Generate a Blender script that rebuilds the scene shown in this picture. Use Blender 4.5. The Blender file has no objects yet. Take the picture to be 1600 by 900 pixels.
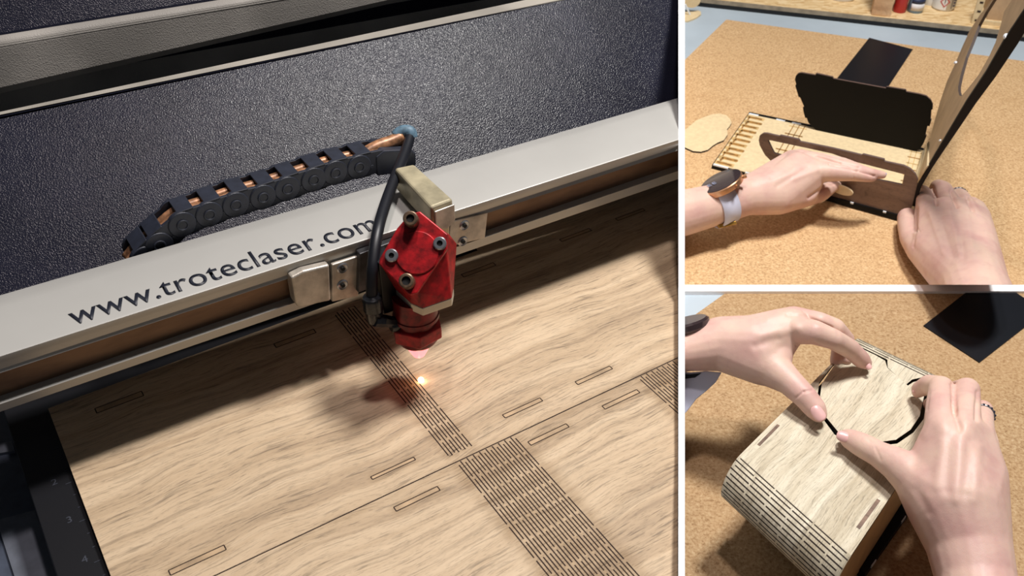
import bpy, bmesh, math, random
import numpy as np
from mathutils import Vector, Matrix
random.seed(7)
sc = bpy.context.scene
COL = sc.collection
# ------------------------------------------------------------------ camera
F = 1500.0; PITCH = math.radians(37); CH = 0.55
CAM = Vector((0, 0, CH))
cd = bpy.data.cameras.new('camera'); cam = bpy.data.objects.new('camera', cd); COL.objects.link(cam)
cam.location = CAM; cam.rotation_euler = (math.radians(90) - PITCH, 0, 0)
cd.sensor_width = 36; cd.lens = 36 * F / 1600; cd.clip_start = 0.01; cd.clip_end = 50
sc.camera = cam
cd.dof.use_dof = True; cd.dof.focus_distance = 0.86; cd.dof.aperture_fstop = 16
sc.view_settings.view_transform = 'Standard'; sc.view_settings.look = 'None'
sc.view_settings.gamma = 1; sc.view_settings.use_curve_mapping = False
sc.view_settings.exposure = 0.0
# ------------------------------------------------------------------ world + lamps
w = bpy.data.worlds.new('room_light'); sc.world = w; w.use_nodes = True
w.node_tree.nodes['Background'].inputs[0].default_value = (0.78, 0.86, 1.0, 1)
w.node_tree.nodes['Background'].inputs[1].default_value = 0.05
def area(name, loc, target, size, power, col=(1, 1, 1), sizey=None):
    l = bpy.data.lights.new(name, 'AREA'); l.energy = power; l.color = col
    l.size = size
    if sizey: l.shape = 'RECTANGLE'; l.size_y = sizey
    o = bpy.data.objects.new(name, l); COL.objects.link(o); o.location = loc
    o.rotation_euler = (Vector(target) - Vector(loc)).to_track_quat('-Z', 'Y').to_euler()
    return o
area('machine_lamp', (0.05, 0.66, 1.9), (0.05, 0.62, 0), 0.12, 13, (1.0, 0.88, 0.86))
area('ceiling_lamp', (0.60, 1.03, 1.9), (0.40, 0.85, -0.1), 0.30, 51, (1.0, 0.965, 0.93), 0.32)
# ------------------------------------------------------------------ geometry helpers
sP, cP = math.sin(PITCH), math.cos(PITCH)
TH = math.radians(33)
A = Vector((math.cos(TH), math.sin(TH), 0)); B = Vector((-math.sin(TH), math.cos(TH), 0)); Z = Vector((0, 0, 1))
def ray(x, y):
    X = (x - 800) / F; Y = (y - 450) / F
    return Vector((X, cP - Y * sP, -sP - Y * cP))
def onz(x, y, z):
    r = ray(x, y); return CAM + r * ((z - CH) / r.z)
def ondepth(x, y, t): return CAM + ray(x, y) * t
def onplane(x, y, p, n):
    r = ray(x, y); return CAM + r * ((p - CAM).dot(n) / r.dot(n))
def W(u, v, z=0): return A * u + B * v + Z * z
def onv(x, y, v): return onplane(x, y, W(0, v), B)
FWD = ray(800, 450)
def depth(p): return (p - CAM).dot(FWD)
TZ = -0.20                       # top of the workbench
def at(x, y, h): return onz(x, y, TZ + h)

def planecol(x, left):
    n = ray(x, 0).cross(ray(x, 900)).normalized()
    if n.x < 0: n = -n
    return (n if left else -n)    # geometry on the +n side is removed
def planerow(y, above):
    n = ray(900, y).cross(ray(1500, y)).normalized()
    if n.z > 0: n = -n
    return (n if above else -n)
CL = [planecol(1060, True)]
CR = [planecol(1070, False)]
C2 = CR + [planerow(445, True)]
C3 = CR + [planerow(455, False)]
def cut(bm, planes):
    for n in planes or []:
        geom = bm.verts[:] + bm.edges[:] + bm.faces[:]
        r = bmesh.ops.bisect_plane(bm, geom=geom, plane_co=CAM, plane_no=n, clear_outer=True, dist=1e-6)
        ed = [g for g in r['geom_cut'] if isinstance(g, bmesh.types.BMEdge)]
        if ed:
            try: bmesh.ops.holes_fill(bm, edges=ed, sides=0)
            except Exception: pass

def link(name, me, parent=None, loc=None):
    o = bpy.data.objects.new(name, me); COL.objects.link(o)
    base = parent['_b'] if parent else loc
    off = Vector(base) if base is not None else Vector((0, 0, 0))
    me.transform(Matrix.Translation(-off))
    if parent: o.parent = parent
    else: o.location = off
    o['_b'] = list(off)
    return o
def obj(name, bm, mats, parent=None, loc=None, planes=None, smooth=False, bevel=0, seg=2):
    cut(bm, planes)
    bmesh.ops.recalc_face_normals(bm, faces=bm.faces[:])
    me = bpy.data.meshes.new(name); bm.to_mesh(me); bm.free()
    if not isinstance(mats, (list, tuple)): mats = [mats]
    for m in mats: me.materials.append(m)
    if loc is None and parent is None and len(me.vertices):
        co = np.array([v.co[:] for v in me.vertices]); mn, mx = co.min(0), co.max(0)
        loc = ((mn[0] + mx[0]) / 2, (mn[1] + mx[1]) / 2, mn[2])
    o = link(name, me, parent, loc)
    if smooth:
        for p in me.polygons: p.use_smooth = True
    if smooth == 'auto':
        try: me.set_sharp_from_angle(angle=math.radians(35))
        except Exception: pass
    if bevel:
        b = o.modifiers.new('bevel', 'BEVEL'); b.width = bevel; b.segments = seg; b.limit_method = 'ANGLE'; b.angle_limit = math.radians(35)
    return o
def tag(o, label=None, cat=None, group=None, kind=None):
    if label: o['label'] = label
    if cat: o['category'] = cat
    if group: o['group'] = group
    if kind: o['kind'] = kind
    return o
def empty(name, loc, label, cat, group=None):
    o = bpy.data.objects.new(name, None); COL.objects.link(o); o.location = loc; o['_b'] = list(loc)
    o.empty_display_size = 0.02
    return tag(o, label, cat, group)

def prism(bm, pts, off, mi=0, cap=True):
    a = [bm.verts.new(p) for p in pts]; b = [bm.verts.new(Vector(p) + off) for p in pts]
    n = len(pts); fs = []
    if cap: fs += [bm.faces.new(a), bm.faces.new(b[::-1])]
    for i in range(n): fs.append(bm.faces.new((a[i], b[i], b[(i + 1) % n], a[(i + 1) % n])))
    for f in fs: f.material_index = mi
    return fs
def boxf(bm, o, ex, ey, ez, mi=0):
    o, ex, ey, ez = map(Vector, (o, ex, ey, ez))
    return prism(bm, [o, o + ex, o + ex + ey, o + ey], ez, mi)
def frame(n, hint=Z):
    n = Vector(n).normalized(); x = Vector(hint).cross(n)
    if x.length < 1e-5: x = Vector((1, 0, 0)).cross(n)
    x.normalize(); return x, n.cross(x), n
def lathe(bm, base, axis, prof, seg=32, mi=0, sx=1.0, sy=1.0, hint=Z, cap=True):
    x, y, n = frame(axis, hint); rings = []
    for r, h in prof:
        rings.append([bm.verts.new(Vector(base) + n * h + (x * math.cos(a) * sx + y * math.sin(a) * sy) * r)
                      for a in [2 * math.pi * k / seg for k in range(seg)]])
    for i in range(len(rings) - 1):
        for k in range(seg):
            f = bm.faces.new((rings[i][k], rings[i][(k + 1) % seg], rings[i + 1][(k + 1) % seg], rings[i + 1][k])); f.material_index = mi
    if cap:
        for rr in (rings[0], rings[-1]):
            f = bm.faces.new(rr); f.material_index = mi
def tube(bm, pts, rad, seg=14, mi=0, cap=True):
    pts = [Vector(p) for p in pts]; n = len(pts)
    rads = rad if isinstance(rad, (list, tuple)) else [rad] * n
    up = None; rings = []
    for i, p in enumerate(pts):
        t = (pts[min(i + 1, n - 1)] - pts[max(i - 1, 0)]).normalized()
        if up is None: up = frame(t, Z if abs(t.z) < .9 else Vector((1, 0, 0)))[0]
        up = (up - t * up.dot(t)).normalized(); s = t.cross(up)
        rings.append([bm.verts.new(p + (up * math.cos(a) + s * math.sin(a)) * rads[i]) for a in [2 * math.pi * k / seg for k in range(seg)]])
    for i in range(n - 1):
        for k in range(seg):
            f = bm.faces.new((rings[i][k], rings[i][(k + 1) % seg], rings[i + 1][(k + 1) % seg], rings[i + 1][k])); f.material_index = mi
    if cap:
        for rr in (rings[0], rings[-1]): bm.faces.new(rr).material_index = mi
def spline(pts, m=8):
    pts = [Vector(p) for p in pts]; out = []
    q = [pts[0] * 2 - pts[1]] + pts + [pts[-1] * 2 - pts[-2]]
    for i in range(1, len(q) - 2):
        for k in range(m):
            t = k / m; a, b, c, d = q[i - 1], q[i], q[i + 1], q[i + 2]
            out.append(0.5 * ((2 * b) + (c - a) * t + (2 * a - 5 * b + 4 * c - d) * t * t + (3 * b - a - 3 * c + d) * t ** 3))
    out.append(pts[-1]); return out
def NB(): return bmesh.new()

# ------------------------------------------------------------------ materials
def lin(c):
    return tuple(((v / 255) / 12.92 if v / 255 <= .04045 else ((v / 255 + .055) / 1.055) ** 2.4) for v in c) + (1,)
class M:
    def __init__(s, name, col=(128, 128, 128), rough=.5, metal=0, **kw):
        s.m = bpy.data.materials.new(name); s.m.use_nodes = True; s.t = s.m.node_tree
        s.b = s.t.nodes['Principled BSDF']
        s.b.inputs['Base Color'].default_value = lin(col); s.b.inputs['Roughness'].default_value = rough
        s.b.inputs['Metallic'].default_value = metal
        for k, v in kw.items(): s.b.inputs[k.replace('_', ' ')].default_value = v
    def n(s, t, **kw):
        nd = s.t.nodes.new('ShaderNode' + t)
        for k, v in kw.items(): setattr(nd, k, v)
        return nd
    def l(s, a, b): s.t.links.new(a, b)
    def coord(s, rot=0, scale=(1, 1, 1), loc=(0, 0, 0)):
        tc = s.n('TexCoord'); mp = s.n('Mapping'); mp.vector_type = 'POINT'
        s.l(tc.outputs['Object'], mp.inputs[0]); mp.inputs['Rotation'].default_value = (0, 0, rot)
        mp.inputs['Scale'].default_value = scale; mp.inputs['Location'].default_value = loc
        return mp.outputs[0]
    def noise(s, vec, scale, detail=3, rough=.55, dist=0):
        x = s.n('TexNoise'); s.l(vec, x.inputs['Vector']); x.inputs['Scale'].default_value = scale
        x.inputs['Detail'].default_value = detail; x.inputs['Roughness'].default_value = rough; x.inputs['Distortion'].default_value = dist
        return x.outputs[0]
    def scale(s, vec, v):
        x = s.n('VectorMath', operation='MULTIPLY'); s.l(vec, x.inputs[0]); x.inputs[1].default_value = v; return x.outputs[0]
    def ramp(s, fac, stops):
        x = s.n('ValToRGB'); s.l(fac, x.inputs[0]); e = x.color_ramp.elements
        while len(e) < len(stops): e.new(.5)
        for i, (p, c) in enumerate(stops):
            e[i].position = p; e[i].color = lin(c) if len(c) == 3 else c
        return x.outputs[0]
    def mix(s, fac, a, b, mode='MIX'):
        x = s.n('Mix', data_type='RGBA', blend_type=mode)
        for i, v in ((0, fac), (6, a), (7, b)):
            if hasattr(v, 'is_linked'): s.l(v, x.inputs[i])
            elif i == 0: x.inputs[0].default_value = v
            else: x.inputs[i].default_value = lin(v) if len(v) == 3 else v
        return x.outputs[2]
    def math(s, op, a, b=0, c=0, clamp=False):
        x = s.n('Math', operation=op); x.use_clamp = clamp
        for i, v in enumerate((a, b, c)):
            if hasattr(v, 'is_linked'): s.l(v, x.inputs[i])
            else: x.inputs[i].default_value = v
        return x.outputs[0]
    def sstep(s, v, a, b):
        x = s.n('MapRange'); x.interpolation_type = 'SMOOTHSTEP'; s.l(v, x.inputs[0])
        x.inputs[1].default_value = a; x.inputs[2].default_value = b; return x.outputs[0]
    def bump(s, h, strength=.3, dist=.001):
        x = s.n('Bump'); s.l(h, x.inputs['Height']); x.inputs['Strength'].default_value = strength; x.inputs['Distance'].default_value = dist
        s.l(x.outputs[0], s.b.inputs['Normal']); return x
    def color(s, c): s.l(c, s.b.inputs['Base Color'])

def simple(name, col, rough=.5, metal=0, var=0.0, vs=60, bump=0, bs=400, **kw):
    m = M(name, col, rough, metal, **kw)
    c = m.coord()
    if var:
        d = tuple(max(0, x * (1 - var)) for x in col); e = tuple(min(255, x * (1 + var * .6)) for x in col)
        m.color(m.ramp(m.noise(c, vs, 4), [(.3, d), (.7, e)]))
    if bump: m.bump(m.noise(c, bs, 2), bump, .0006)
    return m.m
def wood(name, rot, light, mid, dark, kx=1.0, pore=.6, masks=(), bend=.02, bmp=.35, off=(0, 0, 0)):
    m = M(name, light, .62); c = m.coord(rot, loc=off)
    big = m.noise(c, 7, 2)
    cx = m.n('CombineXYZ'); off = m.math('MULTIPLY', m.math('SUBTRACT', big, .5), bend * 2.2); m.l(off, cx.inputs[1])
    ad = m.n('VectorMath', operation='ADD'); m.l(c, ad.inputs[0]); m.l(cx.outputs[0], ad.inputs[1]); v = ad.outputs[0]
    broad = m.noise(m.scale(v, (3.0 * kx, 40 * kx, 20)), 1, 5, .62, .6)
    col = m.ramp(broad, [(.28, dark), (.46, mid), (.60, light), (.8, tuple(min(255, x + 10) for x in light))])
    ring = m.noise(m.scale(v, (5 * kx, 190 * kx, 60)), 1, 3, .6, .8)
    col = m.mix(m.math('MULTIPLY', m.sstep(ring, .50, .72), .42), col, tuple(x * .86 for x in dark))
    med = m.noise(m.scale(v, (42 * kx, 620 * kx, 100)), 1, 3, .6, .4)
    fine = m.noise(m.scale(v, (150 * kx, 1500 * kx, 300)), 1, 2, .6)
    p1 = m.math('MULTIPLY', m.sstep(med, .53, .68), m.sstep(broad, .80, .42), clamp=True)
    p2 = m.sstep(fine, .54, .72)
    pp = m.math('MAXIMUM', m.math('MULTIPLY', p1, .8), m.math('MULTIPLY', p2, .5))
    pf = m.math('MULTIPLY', pp, pore)
    col = m.mix(pf, col, tuple(x * .50 for x in dark))
    if masks:
        sx = m.n('SeparateXYZ'); m.l(c, sx.inputs[0]); u, vv = sx.outputs[0], sx.outputs[1]
        tot = None
        for (u0, u1, v0, v1, s, k) in masks:
            q = m.math('MULTIPLY', m.math('MULTIPLY', m.sstep(u, u0 - s, u0 + s * .3), m.sstep(u, u1 + s, u1 - s * .3)),
                       m.math('MULTIPLY', m.sstep(vv, v0 - s, v0 + s * .3), m.sstep(vv, v1 + s, v1 - s * .3)))
            q = m.math('MULTIPLY', q, k); tot = q if tot is None else m.math('MAXIMUM', tot, q)
        nn = m.noise(c, 60, 3); tot = m.math('MULTIPLY', tot, m.math('MULTIPLY_ADD', nn, 1.9, -.05), clamp=True)
        col = m.mix(tot, col, (118, 88, 44))
    m.color(col); m.bump(m.math('SUBTRACT', m.math('MULTIPLY', fine, .5), pp), bmp, .0007)
    return m.m

SLOTS = [(.0230, .0608, .6540, .6605), (.1762, .2140, .6520, .6580), (.3680, .4045, .6518, .6572), (.4828, .5205, .6502, .6548), (.5548, .5915, .6500, .6545),
         (.2980, .3346, .4688, .4731), (.3705, .4071, .4688, .4730), (.2986, .3354, .4326, .4370), (.3718, .4080, .4330, .4374),
         (.1790, .2157, .4684, .4716), (.1800, .2165, .4316, .4360), (.0252, .0644, .4660, .4708)]
masks = [(.237, .2615, .455, .66, .007, .30), (.238, .297, .20, .448, .010, .42), (.415, .60, .20, .448, .010, .42), (.10, .50, .445, .450, .007, .22)]
masks += [(a, b, c, d, .007, .35) for a, b, c, d in SLOTS[5:12]]
m_sheet = wood('oak_sheet', -TH, (202, 179, 148), (187, 163, 132), (150, 127, 101), masks=masks, bend=.016, pore=.72, off=(.25, .45, 0))
m_char = simple('charred_cut', (38, 22, 14), .9)
m_slot = simple('smoked_oak', (176, 150, 118), .7, var=.15)
m_edge = simple('charred_edge', (48, 34, 26), .85, var=.2)
m_black = simple('black_paint', (14, 15, 20), .45)
m_steel_d = simple('dark_tray_steel', (84, 92, 108), .4, .3, var=.1)
m_steel_l = simple('tray_grey_steel', (112, 117, 128), .45, .3, var=.1)
def powder(name, col, rough):
    m = M(name, col, rough); c = m.coord(); v = m.n('TexVoronoi'); v.feature = 'SMOOTH_F1'; m.l(c, v.inputs['Vector']); v.inputs['Scale'].default_value = 900
    n = m.noise(c, 9, 3); m.color(m.mix(m.sstep(n, .35, .7), tuple(x * .9 for x in col), tuple(min(255, x * 1.08) for x in col)))
    m.bump(m.math('ADD', v.outputs['Distance'], m.math('MULTIPLY', m.noise(c, 1300, 1), .4)), .30, .0010); m.b.inputs['Specular IOR Level'].default_value = .13; return m.m
m_powder = powder('textured_powder_coat', (28, 29, 41), .22)
m_powder2 = powder('lit_powder_coat', (150, 146, 140), .42)  # same coat as the panel; light on the lid is put into the colour
m_powder3 = powder('lit_powder_edge', (150, 145, 136), .5)  # same coat again, painted paler for the light catching the top strip
m_alu = simple('satin_aluminium', (188, 187, 182), .34, .25, var=.03, vs=8, bump=.05, bs=900)
m_alu2 = simple('milled_steel', (186, 178, 166), .38, .3, var=.22, vs=60, bump=.15, bs=700)
m_brass = M('tarnished_channel', (150, 105, 70), .5, .3)
_c = m_brass.coord(-TH); m_brass.color(m_brass.ramp(m_brass.noise(m_brass.scale(_c, (14, 60, 60)), 1, 5), [(.3, (104, 78, 60)), (.7, (150, 118, 90))])); m_brass = m_brass.m
m_ink = simple('dark_ink', (24, 28, 40), .5)
m_bar = simple('worn_nickel', (186, 176, 146), .42, .35, var=.18, vs=45, bump=.15, bs=500)
m_red = simple('red_anodised', (160, 20, 27), .42, .25, var=.32, vs=160, bump=.12, bs=900)
m_reddark = simple('dark_red_anodised', (110, 14, 20), .42, .3, var=.3, vs=200, bump=.1, bs=900)
m_bolt = simple('bronze_bolt', (112, 92, 74), .42, .6, var=.3, vs=250)
m_screw = simple('steel_screw', (170, 172, 176), .3, .85)
m_hole = simple('screw_recess', (12, 12, 12), .8)
m_rubber = simple('black_rubber', (18, 20, 27), .45)
m_chain = simple('chain_plastic', (36, 40, 52), .5, var=.15, vs=120)
m_copper = simple('copper_hose', (150, 108, 78), .4, .2, var=.45, vs=150)
m_tape = simple('blue_tape', (88, 116, 134), .55, var=.2, vs=300)
m_clear = simple('smoky_fitting', (40, 42, 46), .2, .1, var=.3, vs=300)
m_white = simple('white_board', (255, 255, 255), .8)
m_white.node_tree.nodes['Principled BSDF'].inputs['Specular IOR Level'].default_value = .2
m_glow = M('red_lit_tip', (255, 70, 80), .3, 0); m_glow.b.inputs['Emission Color'].default_value = (1, .20, .20, 1); m_glow.b.inputs['Emission Strength'].default_value = 2.4; m_glow = m_glow.m
m_spark = M('laser_spark', (255, 240, 220), .3, 0); m_spark.b.inputs['Emission Color'].default_value = (1, .62, .38, 1); m_spark.b.inputs['Emission Strength'].default_value = 22; m_spark = m_spark.m
# ------------------------------------------------------------------ white borders between the three views, built as added boards
b = NB()
ed = [(-60, 1.10), (0, 1.06), (60, 1.0), (130, .94), (220, .905), (280, .90), (450, .890), (700, .735), (960, .61), (962, .70), (700, 1.10), (455, 1.40), (200, 2.1), (-60, 2.4)]
la = [b.verts.new(ondepth(1060, y, t)) for y, t in ed]; lb_ = [b.verts.new(ondepth(1070, y, t if k < 7 else t)) for k, (y, t) in enumerate(ed)]
b.faces.new(la); b.faces.new(lb_[::-1])
for k in range(len(ed)): b.faces.new((la[k], lb_[k], lb_[(k + 1) % len(ed)], la[(k + 1) % len(ed)]))
tag(obj('border_board', b, m_white, loc=(.2, .8, -.2)), kind='structure')
b = NB()
st = [onz(1070, 445, TZ + .006), onz(1660, 445, TZ + .006), onz(1660, 455, TZ + .006), onz(1070, 455, TZ + .006)]
prism(b, st, Vector((0, 0, -.006)))
tag(obj('border_strip_1', b, m_white, planes=CR), kind='structure')
# ------------------------------------------------------------------ PANEL ONE: the laser machine
def lineat(pl, pr, x):
    return pl[1] + (pr[1] - pl[1]) * (x - pl[0]) / (pr[0] - pl[0])
def ruled(bm, rows, closed=True, x0=-60, x1=1075, mi=None, caps=True):
    """rows: (point, point, z, shift) a straight edge seen through two pixels, lying at height z"""
    Ls, Rs = [], []
    for r in rows:
        pl, pr, z = r[:3]; sh = r[3] if len(r) > 3 else Vector((0, 0, 0))
        a = onz(pl[0], pl[1], z); c = onz(pr[0], pr[1], z); d = (c - a).normalized()
        Ls.append(a - d * .25 + sh); Rs.append(c + d * (.10 if pr[0] > 1000 else .75) + sh)
    va = [bm.verts.new(p) for p in Ls]; vb = [bm.verts.new(p) for p in Rs]; n = len(va)
    for i in range(n if closed else n - 1):
        j = (i + 1) % n
        f = bm.faces.new((va[i], vb[i], vb[j], va[j]))
        if mi: f.material_index = mi[i]
    if closed and caps: bm.faces.new(va[::-1]); bm.faces.new(vb)

# bed below the sheet
mach = empty('laser_cutter', W(.25, .75, -.05), 'dark metal body of the laser cutter behind and around the large oak sheet', 'laser cutter')
b = NB()
prism(b, [W(-.0405, .30, -.006), W(.80, .30, -.006), W(.80, .74, -.006), W(-.0405, .74, -.006)], Z * -.03)
bed = obj('engraving_bed', b, m_black, mach, planes=CL, bevel=.0008)
# ruler marks on the left margin
b = NB()
for k in range(14):
    v = .5954 + .0425 - k * .0142
    L = .0045 if k % 3 == 0 else .0022
    boxf(b, W(-.0115 - L, v, -.006), A * L, B * .0005, Z * .0003)
ruler = obj('scale_mark', b, simple('faint_scale', (52, 56, 66), .6), bed)
def text_bm(s, size, xdir, ydir, org, fit=None, extr=.0002, bold=0, space=1.0):
    cu = bpy.data.curves.new('t', 'FONT'); cu.body = s; cu.size = 1; cu.extrude = 0; cu.offset = bold; cu.space_character = space
    to = bpy.data.objects.new('t', cu); COL.objects.link(to); bpy.context.view_layer.update()
    me = bpy.data.meshes.new_from_object(to.evaluated_get(bpy.context.evaluated_depsgraph_get()))
    bpy.data.objects.remove(to); bpy.data.curves.remove(cu)
    bm = bmesh.new(); bm.from_mesh(me); bpy.data.meshes.remove(me)
    xs = [v.co.x for v in bm.verts]; ys = [v.co.y for v in bm.verts]
    x0, x1 = min(xs), max(xs)
    if fit: sx = fit[0] / (x1 - x0); sy = fit[1]
    else: sx = sy = size
    for v in bm.verts:
        v.co = Vector(org) + xdir * ((v.co.x - x0) * sx) + ydir * (v.co.y * sy)
    n = xdir.cross(ydir).normalized()
    r = bmesh.ops.extrude_face_region(bm, geom=bm.faces[:])
    for g in r['geom']:
        if isinstance(g, bmesh.types.BMVert): g.co += n * extr
    return bm
for s_, px_, py_ in (('2', 82, 759), ('3', 106, 818), ('4', 129, 881)):
    p = onz(px_, py_, -.006)
    obj('scale_numeral', text_bm(s_, .009, A, B, p), bpy.data.materials['faint_scale'], bed)

# sheet
b = NB()
out = [W(-.009, .22), W(.80, .22), W(.80, .683), W(.611, .683), W(.611, .72), W(.403, .72), W(.403, .6835), W(-.009, .6815)]
prism(b, out, Z * -.0055)
b.faces.ensure_lookup_table()
for f in b.faces:
    if abs(f.calc_center_median().z + .00275) < .001: f.material_index = 1
def kerf(u0, v0, u1, v1, wd=.0006, mi=1):
    d = Vector((u1 - u0, v1 - v0)); L = d.length; d /= L; nx, ny = -d.y * wd / 2 * 1.0, d.x * wd / 2
    pts = [W(u0 + nx, v0 + ny, .00004), W(u1 + nx, v1 + ny, .00004), W(u1 - nx, v1 - ny, .00004), W(u0 - nx, v0 - ny, .00004)]
    f = b.faces.new([b.verts.new(p) for p in pts]); f.material_index = mi
kerf(.02, .4493, .60, .4493, .0011)
for (u0, u1, v0, v1) in SLOTS:
    f = b.faces.new([b.verts.new(W(*p, .00002)) for p in ((u0, v0), (u1, v0), (u1, v1), (u0, v1))]); f.material_index = 2
    for a_, c_ in (((u0, v0), (u1, v0)), ((u1, v0), (u1, v1)), ((u1, v1), (u0, v1)), ((u0, v1), (u0, v0))): kerf(*a_, *c_, .0009)
def hinge(u0, u1, n, vtop, vbot, per=.0347, gap=.0028, ph=0.0, wd=.00105):
    for i in range(n):
        u = u0 + (u1 - u0) * i / (n - 1)
        top = vtop - (0.0 if i % 2 == 1 else .003)
        g = vtop - (.0385 if i % 2 == 0 else .0385 - per / 2) - ph
        s = top
        while s > vbot:
            e = max(g + gap / 2, vbot)
            if s - e > .002: kerf(u, s, u, e, wd)
            s = g - gap / 2; g -= per
hinge(.2391, .2594, 8, .669, .457, per=.0347 * 1.0, ph=.0)
for i in range(8):                      # short bars closing the ends of the narrow strip
    if i % 2 == 0 and i < 7:
        u = .2391 + .0203 * i / 7; kerf(u, .4605 if i % 4 else .4575, u + .0029, .4605 if i % 4 else .4575, .0005)
kerf(.2536, .669, .2594, .669, .0005)
hinge(.2410, .2926, 19, .4485, .22, ph=-.001)
hinge(.4185, .4185 + .00295 * 27, 28, .4485, .22)
sheet = tag(obj('wood_sheet', b, [m_sheet, m_char, m_slot], planes=CL, loc=W(.25, .45, -.0055)),
            'large light oak sheet being laser cut with slots and hinge lines on the machine bed', 'wood sheet')
# tray left of the bed
b = NB(); prism(b, [W(-.30, .25, -.05), W(-.042, .25, -.05), W(-.042, .80, -.05), W(-.30, .80, -.05)], Z * -.01)
tray = obj('side_tray', b, m_steel_d, mach, bevel=.001)
b = NB()
q = [onz(*p, -.047) for p in ((-40, 822), (54, 797), (92, 905), (100, 960), (20, 960), (24, 905), (0, 830))]
prism(b, q, Z * -.003); obj('tray_plate', b, m_steel_l, tray)
b = NB()
q = [onz(*p, -.047) for p in ((-30, 697), (18, 689), (23, 704), (-30, 713))]
prism(b, q, Z * -.003); obj('tray_plate', b, m_steel_l, tray)

# back wall panel, edge strip, lid
E0 = ((0, 181.5), (880, 0)); E1 = ((0, 175), (820, 0)); G0 = ((0, 146), (530, 36)); LE = ((0, 61), (374, 0))
b = NB()
ruled(b, [(*E0, .17, B * -.170 + Z * -.125), (*E0, .17), (*E1, .1705, B * -.0045), (*E1, .1705, B * -.004 + Z * -.03), (*E0, .17, B * -.158 + Z * -.148)])
obj('back_panel', b, m_powder, mach, planes=CL, bevel=.0008)
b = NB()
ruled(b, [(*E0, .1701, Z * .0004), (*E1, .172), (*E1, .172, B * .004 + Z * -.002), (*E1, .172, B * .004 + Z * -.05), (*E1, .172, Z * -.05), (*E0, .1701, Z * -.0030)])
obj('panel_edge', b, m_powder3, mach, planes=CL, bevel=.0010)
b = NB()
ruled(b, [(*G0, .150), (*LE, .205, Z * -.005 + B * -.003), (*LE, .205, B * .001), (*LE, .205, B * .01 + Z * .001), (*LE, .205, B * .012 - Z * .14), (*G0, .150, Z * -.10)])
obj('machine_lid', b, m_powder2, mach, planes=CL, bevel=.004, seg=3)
b = NB()
ruled(b, [(*LE, .205, B * .0105), (*LE, .205, B * .10 + Z * .10), (*LE, .205, B * .20 + Z * .12), (*LE, .205, B * .20 - Z * .05), (*LE, .205, B * .0105 - Z * .05)])
obj('lid_front', b, m_powder, mach, planes=CL, bevel=.002)

# beam
beam_e = empty('gantry_beam', W(.25, .62, .07), 'long silver aluminium beam with web address and brown channel crossing the laser machine', 'machine beam')
def YY(a, b_): return ((0, a), (1060, b_))
b = NB()
LB = YY(643.4, 279.6); OB = YY(631.6, 267); OT = YY(583, 235); RB = YY(577, 229.5); HL = YY(562, 221.5); TF = YY(553, 216); TB = YY(481, 163); GB = YY(461.5, 153)
rows = [(*LB, .075), (*OB, .083), (*OB, .083, B * .009), (*OT, .108, B * .009), (*OT, .108), (*RB, .1105), (*YY(569, 225), .1150), (*HL, .1185), (*YY(557, 218.5), .1208), (*TF, .1215), (*TB, .1215), (*YY(471, 158), .1200), (*GB, .1140), (*GB, .1140, Z * -.035), (*LB, .075, B * .06)]
ruled(b, rows, mi=[0, 0, 1, 0, 0, 0, 0, 0, 0, 0, 0, 0, 0, 0, 0])
obj('beam_body', b, [m_alu, m_brass], beam_e, planes=CL, smooth='auto')
t0 = onz(107.5, 484, .1215); t1 = onz(592, 340, .1215)
# baseline through two measured pixels
bl0 = onz(121, 507, .1216); bl1 = onz(575, 363, .1216)
dx = (bl1 - bl0).normalized(); dy = Z.cross(dx)
start = onz(112, 509.5, .1216)
obj('lettering', text_bm('www.troteclaser.com', 1, dx, dy, bl0 - dx * .0035 + dy * .0003, fit=(.2385, .0335), bold=.006, space=1.04), m_ink, beam_e)
# plates with screws on the beam face
def fp(x, y, v=.590): return onv(x, y, v)
def face_plate(pts, name, mat, v=.5925, th=.006, screws=(), parent=beam_e, bev=.0008):
    b = NB(); prism(b, [onv(x, y, v) for x, y in pts], B * th); o = obj(name, b, mat, parent, bevel=bev)
    for x, y in screws:
        c = onv(x, y, v)
        b = NB(); lathe(b, c + B * .0005, -B, [(.0048, 0), (.0048, .0008), (.0040, .0015), (.0034, .0012)], 24, 0)
        s = obj('screw', b, m_screw, o, smooth='auto')
        b = NB(); lathe(b, c, -B, [(.0019, 0), (.0019, .0019)], 6); 
        # the socket is a short dark hex recess
        s2 = obj('screw_socket', b, m_hole, o)
    return o
CARR = empty('laser_carriage', W(.262, .56, .03), 'red laser head with round mirror cover on a steel carriage clamped across the aluminium beam', 'laser head')
face_plate([(519, 414), (561, 400), (561, 452), (560, 463), (519, 472)], 'screw_plate', m_alu2, screws=((535, 419), (535, 445)), parent=CARR)
face_plate([(455, 434), (474, 424), (515, 414), (517, 470), (466, 481), (462, 474)], 'end_block', m_alu2, v=.589, th=.012, parent=CARR, bev=.0015)
face_plate([(704, 346.5), (762.5, 331.5), (758, 372), (700, 386)], 'screw_plate', m_alu2, screws=((725.5, 352), (723, 377)), parent=CARR)
# dark carriage bracket behind the head
b = NB(); prism(b, [onv(x, y, .588) for x, y in ((562, 397), (702, 345), (704, 386), (700, 398), (560, 458))], B * .008)
obj('carriage_plate', b, simple('carriage_grey', (74, 74, 76), .45, .5, var=.25, vs=90), CARR, bevel=.0008)
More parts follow.
